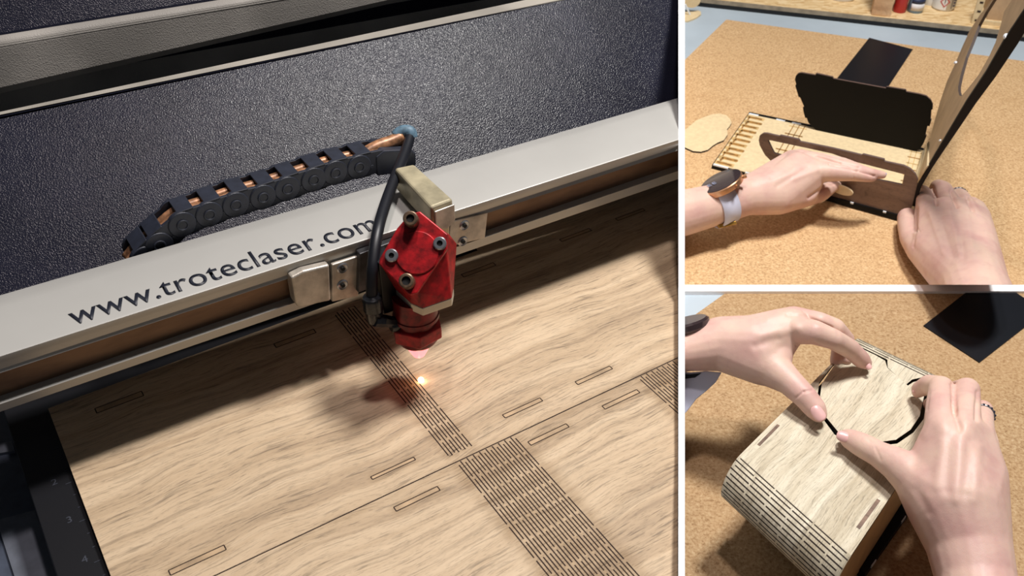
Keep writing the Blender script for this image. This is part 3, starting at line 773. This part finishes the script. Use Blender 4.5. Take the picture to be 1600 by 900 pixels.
# laser cut stand on the bench at the far left
ws = empty('wooden_stand', onz(1080, 28, TZ), 'small plywood stand with oval foot at the top left of the cork', 'stand')
pts = [(1062, 20), (1071, 18.5), (1082, 17.5), (1090, 16), (1095, 18), (1095.5, 22), (1089, 27), (1080, 31), (1074, 33), (1069, 32), (1062, 30)]
b = NB(); prism(b, [onz(x, y, TZ + .003) for x, y in pts], Z * -.003); obj('foot', b, m_ply, ws, planes=CR)
cA = onz(1078, 23, TZ + .003); b = NB(); tube(b, [cA, cA + Vector((-.012, .0, .022))], .0018, 10); obj('rod', b, m_tick, ws)
b = NB(); cc_ = cA + Vector((.004, .012, .016))
prism(b, [cc_ + Vector((math.cos(t) * .017, 0, math.sin(t) * .016 + .010)) for t in [k * math.pi / 12 for k in range(24)]], Vector((0, .003, 0)))
obj('oval_plate', b, m_ply, ws, planes=CR)

# --- closed oak box in the lower picture
BH = .110; ZB = T2 + BH
P0, P1, P2, P3 = [onz(x, y, ZB) for x, y in ((1155, 712), (1333, 534), (1499, 614), (1330, 868))]
LD = ((P1 - P0).normalized() + (P2 - P3).normalized()).normalized(); LL = (P1 - P0).length
ang = math.atan2(LD.y, LD.x)
m_box = wood('pale_oak_box', -ang, (214, 206, 184), (203, 193, 169), (176, 163, 137), kx=1.5, pore=.6, bend=.012, bmp=.4)
m_line = simple('box_cut_line', (40, 30, 24), .9)
RL = .024
def SB(w_, l, o=0):
    """outer skin of the wrap: w across, l metres along the wrap, o lift along the normal"""
    if l < 0:
        t = min(-l / RL, math.radians(165)); ex = max(0, -l / RL - t) * RL
        p = P0.lerp(P3, w_) - LD * math.sin(t) * RL - Z * RL * (1 - math.cos(t)) + (LD * -math.cos(t) - Z * math.sin(t)) * ex
        n = Z * math.cos(t) - LD * math.sin(t)
    elif l > LL:
        q = (l - LL); t = min(q / RL, math.radians(95)); ex = max(0, q / RL - t) * RL
        p = P1.lerp(P2, w_) + LD * math.sin(t) * RL - Z * RL * (1 - math.cos(t)) + (LD * math.cos(t) - Z * math.sin(t)) * ex
        n = Z * math.cos(t) + LD * math.sin(t)
    else:
        k = l / LL; p = P0.lerp(P1, k).lerp(P3.lerp(P2, k), w_); n = Z
    return p + n * o
bx = empty('oak_box', (P0 + P1 + P2 + P3) / 4 - Z * BH, 'pale oak wooden box with flexible slotted edges held by two hands on the cork', 'box')
hole = [(1284, 652), (1304, 679), (1330, 692), (1352, 697), (1370, 697), (1402, 693), (1427, 676), (1443, 655), (1447, 632), (1450, 612), (1441, 589.5), (1425, 593), (1415.5, 601), (1387, 574), (1386.5, 562), (1369, 544), (1346, 534), (1318, 545), (1296, 567), (1280, 598), (1276, 630)]
lid = [(1291, 652), (1309, 674), (1332, 687), (1352, 691), (1371, 691), (1400, 687), (1423, 671), (1437, 650), (1441.5, 630), (1445, 613), (1438, 594), (1427, 597), (1418.5, 602.5), (1386.5, 574.6), (1383, 563.5), (1367, 548), (1346, 538), (1320, 548), (1300, 570), (1284, 600), (1280, 630)]
hole = [(x, max(y, lineat((1333, 534), (1499, 614), x) + 2)) if x > 1335 else (max(x, 1333 - (y - 534) * 1.0 + 4), y) for x, y in hole]
lid = [(x, max(y, lineat((1333, 534), (1499, 614), x) + 4)) if x > 1335 else (max(x, 1333 - (y - 534) * 1.0 + 7), y) for x, y in lid]
b = NB(); ring_fill(b, [P0, P1, P2, P3], [[onz(x, y, ZB) for x, y in hole]], Z * -.003)
top = obj('top_panel', b, [m_box, m_edge], bx)
for nm, l0, l1, n in (('near_hinge', -.072, 0, 26), ('far_hinge', LL, LL + .118, 24)):
    b = NB(); g = []
    for i in range(n + 1):
        l = l0 + (l1 - l0) * i / n; g.append([b.verts.new(SB(w_ / 6, l)) for w_ in range(7)])
    for i in range(n):
        for j in range(6): b.faces.new((g[i][j], g[i][j + 1], g[i + 1][j + 1], g[i + 1][j]))
    o = obj(nm, b, [m_box, m_edge], bx, smooth=True); s = o.modifiers.new('s', 'SOLIDIFY'); s.thickness = .0028; s.offset = -1
    if o.data.polygons[n // 2].normal.dot(SB(.5, (l0 + l1) / 2, .01) - SB(.5, (l0 + l1) / 2, 0)) < 0: o.data.flip_normals()
    b = NB(); wln = (P3 - P0).length
    pit = .0043; k = 0; l = -.0015 if l1 == 0 else LL + .001
    while (l > l0 + .002 if l1 == 0 else l < LL + .05):
        per = .34; s_ = .02 if k % 2 == 0 else -.15
        while s_ < .97:
            a_ = max(s_, .0 if k % 2 else .02); e_ = min(s_ + per - .014, 1.0 if k % 2 else .97)
            if e_ - a_ > .02:
                m_ = 5
                for q in range(m_):
                    u0, u1 = a_ + (e_ - a_) * q / m_, a_ + (e_ - a_) * (q + 1) / m_
                    b.faces.new([b.verts.new(SB(u, l + d, .00012)) for u, d in ((u0, -.0006), (u1, -.0006), (u1, .0006), (u0, .0006))])
            s_ += per
        l += -pit if l1 == 0 else pit; k += 1
    obj('hinge_slits', b, m_line, o)
for q in ([(1214.4, 662.5), (1218.6, 664.8), (1187.3, 696.8), (1183.2, 694.3)], [(1370.4, 779), (1375.8, 782.2), (1343.5, 826.7), (1338, 823.2)]):
    b = NB(); prism(b, [onz(x, y, ZB + .0003) for x, y in q], Z * -.003); obj('walnut_tab', b, m_walnut, bx)
# sides and base
m_sidep = simple('inner_brown_side', (168, 134, 96), .65, var=.12, vs=25)
WD = (P3 - P0).normalized()
b = NB(); ps = []
a = P3.lerp(P2, .0) - WD * .005; c = P2 - WD * .005
prof = [a - Z * .004 - LD * .012, c - Z * .004 + LD * .015, c - Z * .02 + LD * .022, c - Z * (BH - .006) + LD * .020, a - Z * (BH - .006) + LD * .045, a - Z * .06 + LD * .010, a - Z * .022 - LD * .016]
prism(b, prof, WD * -.003); obj('right_side_panel', b, m_sidep, bx)
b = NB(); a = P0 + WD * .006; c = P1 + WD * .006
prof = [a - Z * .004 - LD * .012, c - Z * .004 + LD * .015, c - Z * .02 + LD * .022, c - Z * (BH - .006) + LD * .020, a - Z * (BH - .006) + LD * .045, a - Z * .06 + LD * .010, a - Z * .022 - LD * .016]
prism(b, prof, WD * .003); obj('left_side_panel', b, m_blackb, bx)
e0 = onz(1352, 897, T2 + .010); e1 = onz(1416.6, 804.6, T2 + .010); ed_ = (e1 - e0).normalized(); 
bw = (P3 - P0).length
b = NB(); q0 = e0 - ed_ * .0; q1 = q0 + ed_ * (LL + .01); prism(b, [q0, q1, q1 - WD * (bw + .004), q0 - WD * (bw + .004)], Z * -.010)
obj('black_base', b, m_edgeb, bx, bevel=.0006)
b = NB()
for x, y in ((1361, 884), (1408, 815)):  # white glints painted on the edge of the black base
    c = onz(x, y, T2 + .010); b = NB(); boxf(b, c, ed_ * .010, WD * .001, Z * -.003); obj('edge_glint', b, m_tick, bx)
b = NB(); prism(b, [onz(x, y, ZB + .0012) for x, y in lid], Z * -.003)
b.faces.ensure_lookup_table()
for f in b.faces:
    if len(f.verts) == 4: f.material_index = 1
tag(obj('round_lid', b, [m_box, m_edge]), 'round pale oak lid with finger notches being lifted from the top of the box', 'lid')

# ------------------------------------------------------------------ hands
def skin(name):
    m = M(name, (216, 182, 168), .5); c = m.coord()
    n = m.noise(c, 26, 3); n2 = m.noise(c, 90, 3)
    col = m.ramp(n, [(.30, (220, 190, 172)), (.52, (214, 179, 166)), (.72, (202, 160, 152))])
    m.color(m.mix(m.math('MULTIPLY', m.sstep(n2, .5, .75), .25), col, (190, 146, 140)))
    b_ = m.b; b_.inputs['Subsurface Weight'].default_value = .12; b_.inputs['Subsurface Radius'].default_value = (.008, .003, .0015); b_.inputs['Subsurface Scale'].default_value = 1
    v = m.n('TexVoronoi'); v.feature = 'DISTANCE_TO_EDGE'; m.l(m.scale(c, (700, 900, 800)), v.inputs['Vector']); v.inputs['Scale'].default_value = 1
    m.bump(m.math('ADD', m.noise(c, 260, 3), m.math('MULTIPLY', v.outputs[0], .6)), .22, .0006); return m.m
m_skin = skin('fair_skin')
m_nail = simple('fingernail', (226, 180, 176), .28); m_nail2 = simple('lilac_nail', (176, 160, 178), .25)
def ico(c, r, n=2):
    bm = bmesh.new(); bmesh.ops.create_icosphere(bm, subdivisions=n, radius=r); pts = [Vector(c) + v.co for v in bm.verts]; bm.free(); return pts
def make_hand(name, label, pts, hulls, planes, voxel=.0013, smooth=11, grooves=()):
    S = {}
    for k, (x, y, h, r) in pts.items():
        c = at(x, y, h); S[k] = (c, r * depth(c) / F)
    bm = bmesh.new()
    for H in hulls:
        hb_ = bmesh.new()
        for k in H:
            c, r = S[k]
            for p in ico(c, r, 3): hb_.verts.new(p)
        bmesh.ops.convex_hull(hb_, input=hb_.verts[:])
        bmesh.ops.delete(hb_, geom=[v for v in hb_.verts if not v.link_faces], context='VERTS')
        me = bpy.data.meshes.new('h'); hb_.to_mesh(me); hb_.free(); bm.from_mesh(me); bpy.data.meshes.remove(me)
    me = bpy.data.meshes.new('h'); bm.to_mesh(me); bm.free()
    o = bpy.data.objects.new('h', me); COL.objects.link(o)
    r = o.modifiers.new('r', 'REMESH'); r.mode = 'VOXEL'; r.voxel_size = voxel
    s = o.modifiers.new('s', 'SMOOTH'); s.factor = .6; s.iterations = smooth
    bpy.context.view_layer.update()
    m2 = bpy.data.meshes.new_from_object(o.evaluated_get(bpy.context.evaluated_depsgraph_get()))
    bpy.data.objects.remove(o)
    # grooves / ridges : (a, b, radius, depth) soft displacement around a segment
    co = np.empty(len(m2.vertices) * 3); m2.vertices.foreach_get('co', co); co = co.reshape(-1, 3)
    no = np.empty(len(m2.vertices) * 3); m2.vertices.foreach_get('normal', no); no = no.reshape(-1, 3)
    for (xa, ya, xb, yb, wpx, amt) in grooves:
        # polyline seen through two pixels, acting on skin that faces the viewer
        q = co - np.array(CAM); X = q[:, 0]; D = q[:, 1] * cP - q[:, 2] * sP; Yc = -(q[:, 1] * sP + q[:, 2] * cP)
        px = 800 + F * X / D; py = 450 + F * Yc / D
        ab = np.array([xb - xa, yb - ya]); L2 = ab @ ab
        t = np.clip(((px - xa) * ab[0] + (py - ya) * ab[1]) / L2, 0, 1)
        dd = np.hypot(px - xa - t * ab[0], py - ya - t * ab[1])
        fc = -(no @ np.array(ray(xa, ya).normalized())); k = np.exp(-(dd / wpx) ** 2) * np.clip(fc * 2, 0, 1) * amt
        co = co + no * k[:, None]
    m2.vertices.foreach_set('co', co.reshape(-1))
    bm = bmesh.new(); bm.from_mesh(m2); bpy.data.meshes.remove(m2)
    o = obj(name, bm, m_skin, planes=planes, smooth=True)
    tag(o, label, 'hand'); return o, S
def nail(hand, x, y, h, lift, wpx, lpx, ang, mat, up=.5):
    c = at(x, y, h); k = depth(c) / F; v = -ray(x, y).normalized(); n = (v * (1 - up) + Z * up).normalized()
    right = Vector((1, 0, 0)); dn = ray(x, 500).cross(right); dn = (FWD.cross(right)).normalized()
    d = (right * math.cos(math.radians(ang)) + dn * math.sin(math.radians(ang)))
    d = (d - n * d.dot(n)).normalized(); s = n.cross(d)
    c = c + v * lift; bm = bmesh.new(); bmesh.ops.create_uvsphere(bm, u_segments=20, v_segments=12, radius=1)
    for q in bm.verts:
        x_, y_, z_ = q.co
        sx = math.copysign(abs(x_) ** .75, x_); sy = math.copysign(abs(y_) ** .75, y_)
        q.co = c + d * sx * lpx * k + s * sy * wpx * k + n * (z_ * .0009 - (sy * sy) * wpx * k * .35)
    obj('fingernail', bm, mat, hand, smooth=True)
# upper picture, hand coming from the left, wearing a watch
P = dict(f0=(1020, 345, .058, 37), f1=(1070, 332, .058, 36), w0=(1125, 318, .058, 32), w1=(1166, 307, .058, 30),
         p1=(1215, 288, .068, 27), p2=(1245, 257, .080, 20), p3=(1276, 268, .080, 17), p4=(1215, 306, .055, 30), p5=(1255, 302, .050, 22),
         t1=(1262, 305, .042, 17.5), t2=(1283, 301, .036, 14), t3=(1300, 292, .032, 9.5), t4=(1310, 288, .028, 7.5),
         i1=(1303, 269, .084, 14.5), i2=(1332, 272, .085, 11.2), i3=(1358, 277, .080, 7.8), i4=(1364, 278, .078, 6.2),
         m0=(1262, 250, .083, 14), m1=(1300, 256, .088, 11), m2=(1335, 264, .088, 10), m3=(1360, 271, .084, 8.5), m4=(1379, 273.5, .079, 6.2),
         r0=(1250, 244, .080, 10.5), r1=(1285, 248, .076, 9), r2=(1318, 254, .074, 8), r3=(1341, 260, .070, 5.5),
         k0=(1236, 245, .074, 11), k1=(1252, 241, .070, 8.5), k2=(1268, 243, .062, 7))
H = [('f0', 'f1'), ('f1', 'w0'), ('w0', 'w1'), ('w1', 'p1', 'p4'), ('p1', 'p2', 'p3', 'p4'), ('p3', 'p4', 'p5'), ('w1', 'p4', 'p5'), ('w1', 'k0', 'p1'), ('k0', 'p2'),
     ('p4', 'p5', 't1'), ('t1', 't2'), ('t2', 't3'), ('t3', 't4'), ('p3', 'i1'), ('i1', 'i2'), ('i2', 'i3'), ('i3', 'i4'),
     ('m0', 'm1'), ('m1', 'm2'), ('m2', 'm3'), ('m3', 'm4'), ('r0', 'r1'), ('r1', 'r2'), ('r2', 'r3'), ('k0', 'k1'), ('k1', 'k2')]
G = [(1264, 309, 1290, 291, 2.5, -.0022), (1290, 291, 1302, 288, 2.0, -.0015), (1235, 262, 1205, 278, 4, -.0008), (1262, 262, 1215, 290, 4, -.0008),
     (1268, 252, 1240, 262, 4, .0008), (1278, 266, 1240, 280, 4, .0008), (1331, 262, 1334, 282, 1.3, -.0005), (1328, 262, 1330, 282, 1, -.0004), (1296, 256, 1340, 267, 1.8, -.0026), (1340, 267, 1366, 275, 1.6, -.0020), (1276, 244, 1312, 256, 1.8, -.0022), (1312, 256, 1342, 262, 1.5, -.0014)]
hA, SA = make_hand('left_hand', "person's left hand with wrist watch reaching from the left into the half built box", P, H, C2, grooves=G)
nail(hA, 1381, 271.5, .0795, .0045, 3.0, 4.6, 8, m_nail2, .55)
# watch
wm = SA['w0'][0]; w1 = SA['w1'][0]; axw = (w1 - SA['f1'][0]).normalized()
wt = empty('wrist_watch', wm, 'round rose gold smartwatch with white strap on the left wrist', 'watch')
m_gold = simple('rose_gold', (206, 160, 124), .28, .85); m_strap = simple('white_strap', (206, 210, 230), .5); m_glass = simple('watch_glass', (52, 42, 44), .12)
Rr = SA['w0'][1]
# disc seen as a narrow ellipse: normal from its tilt in the view
rt = Vector((1, 0, 0)); upv = -FWD.cross(rt).normalized(); upv = rt.cross(FWD).normalized()
view = (CAM - wm).normalized()
mj = (rt * 62 + upv * 30).normalized(); pn_ = (rt * -.43 + upv * .90).normalized()
tilt = math.radians(67); nW = (pn_ * math.sin(tilt) + view * math.cos(tilt)).normalized()
wc = ondepth(1126, 283, depth(wm) - .020); rW = 34.5 * depth(wc) / F
b = NB(); lathe(b, wc, nW, [(rW * .90, -.0095), (rW * .97, -.0085), (rW, -.003), (rW, -.0012), (rW * .97, 0)], 48); obj('case', b, m_gold, wt, smooth='auto')
b = NB(); lathe(b, wc + nW * .0001, nW, [(rW * .965, -.0005), (rW * .965, .0006), (rW * .93, .0012)], 48); gl = obj('glass', b, m_glass, wt, smooth='auto')
m_dig = simple('watch_digits', (150, 160, 190), .4)
gx = mj; gy = nW.cross(gx).normalized()
if gy.dot(upv) < 0: gy = -gy
for a_, sz in ((-.62, .0085), (-.38, .0085)):
    c = wc + nW * .0013 + gx * (rW * a_) - gy * rW * .12
    for k in range(3):
        b = NB(); boxf(b, c + gy * (sz * .42 * k), gx * sz * .55, gy * .0009, nW * .0002); obj('display_mark', b, m_dig, gl)
    b = NB(); boxf(b, c, gx * .0009, gy * sz * .9, nW * .0002); obj('display_mark', b, m_dig, gl)
for a_ in (.25, .40):
    b = NB(); boxf(b, wc + nW * .0013 + gx * rW * a_ + gy * rW * .2, gx * .004, gy * .001, nW * .0002); obj('display_mark', b, m_dig, gl)
b = NB(); c = wc - nW * .005 + (gx * .93 - gy * .30).normalized() * rW; lathe(b, c, (gx * .93 - gy * .30), [(.0025, -.001), (.0030, .0015), (.0028, .004)], 16); obj('crown', b, m_gold, wt, smooth='auto')
b = NB(); c = wc - nW * .006 + (gx * .35 - gy * .93).normalized() * rW * .93; lathe(b, c, (gx * .35 - gy * .93), [(.0022, 0), (.0026, .002), (.0024, .004)], 14); obj('button', b, m_gold, wt, smooth='auto')
# strap: a flat band round the wrist
def band(ctr, axis, ra, rb, width, a0, a1, mat, parent, name, side, n=36, planes=None, th=.002, skew=0):
    ax = axis.normalized(); s = side - ax * side.dot(ax); s.normalize(); t_ = ax.cross(s).normalized()
    b = NB(); va, vb = [], []
    for k in range(n + 1):
        a = math.radians(a0 + (a1 - a0) * k / n); d = s * math.cos(a) * ra + t_ * math.sin(a) * rb
        o_ = ax * (math.sin(a) * skew)
        va.append(b.verts.new(ctr + d + o_ - ax * width / 2)); vb.append(b.verts.new(ctr + d + o_ + ax * width / 2))
    for k in range(n): b.faces.new((va[k], va[k + 1], vb[k + 1], vb[k]))
    o = obj(name, b, mat, parent, smooth=True, planes=planes); m = o.modifiers.new('s', 'SOLIDIFY'); m.thickness = th; m.offset = 1; return o
axis_b = (axw + Vector((0, 0, -.0)) - nW * .0)
# band plane is tipped so that it runs down and right in the view
axis_b = (rt * .93 + upv * .42).normalized(); axis_b = (axis_b + FWD * .25).normalized()
wctr = ondepth(1124, 318, depth(wm))
band(wctr, axis_b, Rr * 1.07, Rr * 1.07, .0255, -38, 178, m_strap, wt, 'strap', view, planes=C2)
b = NB(); 
for q in ([(1121, 351), (1150, 345), (1152, 350), (1124, 357)],):
    prism(b, [ondepth(x, y, depth(wm) - .012) for x, y in q], FWD * .006)
obj('buckle', b, simple('yellow_gold', (214, 168, 84), .3, .8), wt, bevel=.0008)
b = NB(); lug = [ondepth(x, y, depth(wm) - .027) for x, y in ((1096, 302), (1127, 289), (1133, 293), (1130, 304), (1127, 305), (1097, 311))]
prism(b, lug, FWD * .012); obj('lug', b, m_gold, wt, bevel=.001)

# upper picture, right hand pressing the box corner
P = dict(f0=(1540, 500, .050, 56), w0=(1521, 446, .048, 51), p0=(1500, 405, .046, 44), pl=(1452, 388, .038, 27), pm=(1478, 372, .048, 36), pr=(1524, 376, .046, 32),
         ki=(1452, 331, .054, 18), km=(1484, 323, .056, 18), kr=(1512, 329, .052, 17), kp=(1531, 338, .046, 16),
         i1=(1445, 308, .046, 12.5), i2=(1442, 300, .036, 11), i3=(1440, 312, .018, 9), m1=(1473, 297, .046, 14.5), m2=(1466, 293, .034, 13), m3=(1458, 306, .018, 10),
         r1=(1500, 308, .042, 13.5), r2=(1493, 304, .030, 12), r3=(1488, 312, .014, 10), q1=(1527, 324, .036, 12), q2=(1518, 318, .024, 11),
         t0=(1440, 392, .030, 22), t1=(1423, 372, .026, 16.5), t2=(1419, 352, .023, 16), t3=(1418, 340, .020, 15.5))
H = [('f0', 'w0'), ('w0', 'p0'), ('w0', 'p0', 'pl', 'pr'), ('p0', 'pl', 'pm', 'pr'), ('pm', 'pl', 'ki'), ('pm', 'ki', 'km'), ('pm', 'km', 'kr', 'pr'), ('pr', 'kr', 'kp'), ('p0', 'pr', 'kp'), ('pl', 'ki', 'i1'),
     ('ki', 'i1'), ('i1', 'i2'), ('i2', 'i3'), ('km', 'm1'), ('m1', 'm2'), ('m2', 'm3'), ('kr', 'r1'), ('r1', 'r2'), ('r2', 'r3'), ('kp', 'q1'), ('q1', 'q2'),
     ('pl', 't0'), ('w0', 't0'), ('t0', 't1'), ('t1', 't2'), ('t2', 't3')]
G = [(1429, 360, 1431, 326, 2.8, -.0080), (1430, 364, 1427, 385, 2, -.0012), (1464, 318, 1456, 292, 2.8, -.0075), (1496, 322, 1486, 298, 2.8, -.0070), (1521, 328, 1511, 308, 2.8, -.0060),
     (1468, 334, 1488, 400, 5, -.0014), (1498, 336, 1506, 400, 5, -.0012), (1453, 334, 1474, 395, 4, .001), (1484, 328, 1500, 400, 4, .001), (1512, 334, 1522, 400, 4, .0008),
     (1452, 329, 1453, 331, 7, .0014), (1484, 321, 1485, 323, 7, .0014), (1431, 350, 1437, 362, 1.2, -.0006)]
hB, SB_ = make_hand('right_hand', "person's right hand closed on the lower corner of the half built box", P, H, C2, grooves=G)
def finger_ring(c, ax, r, tr, label, planes=None):
    e = empty('finger_ring', c, label, 'ring')
    x, y, n = frame(ax); b = NB(); tube(b, [c + (x * math.cos(t) + y * math.sin(t)) * r for t in [k * 2 * math.pi / 36 for k in range(37)]], tr, 8)
    obj('band', b, m_screw, e, smooth=True)
    for k in range(18):
        t = k * 2 * math.pi / 18; b = NB(); bmesh.ops.create_icosphere(b, subdivisions=1, radius=tr * 1.15, matrix=Matrix.Translation(c + (x * math.cos(t) + y * math.sin(t)) * (r + tr * .5)))
        obj('stone', b, simple_stone, e)
simple_stone = simple('dark_stone', (46, 50, 66), .2)
c = SB_['r1'][0].lerp(SB_['r2'][0], .35); finger_ring(c, SB_['kr'][0] - SB_['r2'][0], SB_['r1'][1] * .99, .0011, 'silver ring with dark stones on the right hand in the upper picture')

# lower picture, left hand spanning the lid
P = dict(f0=(1020, 556, .120, 34), w0=(1076, 547, .128, 33), w1=(1128, 537, .134, 43), p0=(1175, 540, .138, 48), p1=(1214, 512, .152, 29), p2=(1240, 507, .158, 25), p3=(1190, 566, .132, 36), p4=(1214, 545, .140, 26),
         i0=(1243, 516, .158, 22), i1=(1272, 519, .165, 19.5), i2=(1302, 530, .158, 16.5), i3=(1328, 545, .140, 15.5), i4=(1345, 561, .126, 14), i5=(1352, 567, .121, 10.5),
         m0=(1240, 498, .150, 20), m1=(1280, 503, .158, 16), m2=(1305, 512, .152, 15), m3=(1322, 530, .134, 13), m4=(1324, 550, .118, 11), m5=(1322, 562, .113, 9.5),
         r0=(1235, 497, .140, 17), r1=(1290, 514, .142, 13), r2=(1308, 528, .128, 12), r3=(1309, 548, .116, 10), r4=(1306, 564, .111, 9.5),
         t0=(1205, 575, .132, 30), t1=(1232, 595, .132, 21.5), t2=(1258, 620, .129, 19), t3=(1273, 638, .124, 17.5), t4=(1279, 647, .121, 13.5))
H = [('f0', 'w0'), ('w0', 'w1'), ('w1', 'p0'), ('p0', 'p1', 'p4'), ('p1', 'p2', 'p4', 'p0'), ('p0', 'p3', 'p4'), ('w1', 'p0', 'p3'), ('p2', 'i0', 'p1'), ('i0', 'i1'), ('i1', 'i2'), ('i2', 'i3'), ('i3', 'i4'), ('i4', 'i5'),
     ('p1', 'm0'), ('m0', 'm1'), ('m1', 'm2'), ('m2', 'm3'), ('m3', 'm4'), ('m4', 'm5'), ('r0', 'r1'), ('r1', 'r2'), ('r2', 'r3'), ('r3', 'r4'),
     ('p3', 't0'), ('t0', 't1'), ('t1', 't2'), ('t2', 't3'), ('t3', 't4'), ('p4', 't0')]
G = [(1245, 514, 1190, 524, 7, .001), (1262, 496, 1300, 512, 2.5, -.0015), (1260, 494, 1230, 492, 3, -.001), (1215, 530, 1180, 540, 7, -.0012), (1243, 622, 1256, 612, 1.6, -.001), (1256, 612, 1270, 609, 1.6, -.001),
     (1244, 540, 1270, 536, 2.5, -.001), (1232, 487, 1200, 498, 5, .0008), (1242, 508, 1244, 510, 9, .0012)]
hC, SC = make_hand('left_hand', "person's left hand spreading thumb and fingers over the lid of the oak box", P, H, C3, grooves=G, voxel=.0012)
nail(hC, 1278.5, 645.5, .1225, .0118, 9.5, 13, 58, m_nail, .25)
nail(hC, 1356, 571, .1205, .006, 5, 7, 60, m_nail, .3)
# watch strap at the picture's left edge
ws2 = empty('wrist_watch', SC['w0'][0], 'watch with pale lilac strap on the wrist above the oak box', 'watch')
b = NB(); dz_ = depth(SC['w0'][0]) + .004
prism(b, [ondepth(x, y, dz_) for x, y in ((1055, 580), (1080, 582), (1104, 580), (1128, 582), (1119, 597), (1104, 611), (1088, 624), (1076, 640), (1055, 664))], FWD * .0028)
obj('strap', b, m_strap, ws2, planes=C3, bevel=.0008)
b = NB(); prism(b, [ondepth(x, y, dz_ - .001) for x, y in ((1055, 584), (1078, 585), (1096, 583), (1086, 590), (1070, 592), (1055, 591))], FWD * .002)
obj('strap_loop', b, m_rubber, ws2, planes=C3)
cw = ondepth(1074, 508, depth(SC['w0'][0]) + .004); b = NB()
lathe(b, cw, (upv * .96 - rt * .25 + view * .12).normalized(), [(.021, -.004), (.0225, -.002), (.0225, .003), (.020, .005)], 40); obj('case', b, m_glass, ws2, planes=C3, smooth='auto')

# lower picture, right hand gripping the lid
P = dict(f0=(1540, 985, .092, 60), w0=(1525, 905, .098, 60), w1=(1512, 845, .108, 64), p0=(1492, 785, .122, 74), pa=(1462, 745, .130, 48), pb=(1526, 745, .130, 46),
         ki=(1472, 672, .158, 27), km=(1505, 668, .160, 27), kr=(1530, 684, .150, 24), kp=(1540, 712, .138, 22), px_=(1490, 715, .150, 40),
         i1=(1470, 636, .160, 22.5), i2=(1471, 606, .152, 19), i3=(1452, 601, .138, 16), i4=(1437, 608, .126, 12.5), i5=(1434, 613, .120, 9.5),
         m1=(1508, 640, .160, 23), m2=(1511, 609, .150, 19.5), m3=(1492, 612, .134, 16), m4=(1466, 628, .118, 13), m5=(1453, 632, .112, 11),
         r1=(1534, 660, .142, 18), r2=(1536, 640, .130, 15), r3=(1524, 636, .114, 13), q1=(1545, 692, .126, 15), q2=(1542, 672, .112, 12),
         t0=(1432, 748, .128, 36), t1=(1402, 726, .130, 27), t2=(1372, 709, .129, 20.5), t3=(1346, 695, .126, 19.5), t4=(1330, 687, .123, 16.5), t5=(1323, 683, .121, 13))
H = [('f0', 'w0'), ('w0', 'w1'), ('w1', 'p0'), ('w1', 'p0', 'pb'), ('p0', 'pa', 'px_', 'pb'), ('px_', 'ki', 'km'), ('px_', 'km', 'kr'), ('px_', 'pb', 'kr', 'kp'), ('pa', 'px_', 'ki'), ('pb', 'kp'),
     ('ki', 'i1'), ('i1', 'i2'), ('i2', 'i3'), ('i3', 'i4'), ('i4', 'i5'), ('km', 'm1'), ('m1', 'm2'), ('m2', 'm3'), ('m3', 'm4'), ('m4', 'm5'),
     ('kr', 'r1'), ('r1', 'r2'), ('r2', 'r3'), ('kp', 'q1'), ('q1', 'q2'), ('pa', 't0', 'p0'), ('t0', 't1'), ('t1', 't2'), ('t2', 't3'), ('t3', 't4'), ('t4', 't5')]
G = [(1489, 600, 1492, 645, 3.5, -.004), (1492, 645, 1500, 672, 4, -.002), (1528, 612, 1526, 655, 3.5, -.003), (1473, 665, 1474, 668, 13, .0018), (1508, 662, 1509, 664, 13, .0018),
     (1452, 610, 1448, 640, 2, -.001), (1484, 685, 1480, 765, 9, -.0010), (1516, 690, 1508, 770, 9, -.0010), (1502, 680, 1494, 780, 8, .0008), (1530, 700, 1522, 780, 8, .0008), (1472, 690, 1464, 760, 8, .0006),
     (1440, 690, 1430, 725, 9, -.0010), (1352, 680, 1360, 690, 1.5, -.0006), (1368, 700, 1376, 718, 2, -.0005), (1433, 765, 1448, 800, 8, -.0008)]
hD, SD = make_hand('right_hand', "person's right hand gripping the edge of the lid on the oak box", P, H, C3, grooves=G, voxel=.0013)
nail(hD, 1317.5, 681.5, .1225, .0105, 8.5, 10, 205, m_nail, .3)
nail(hD, 1431, 609, .122, .0085, 3.5, 6, 130, m_nail, .3)
c = SD['r1'][0].lerp(SD['r2'][0], .55); finger_ring(c, SD['r1'][0] - SD['r2'][0], SD['r2'][1] * 1.08, .0012, 'silver ring with dark stones on the hand gripping the lid')
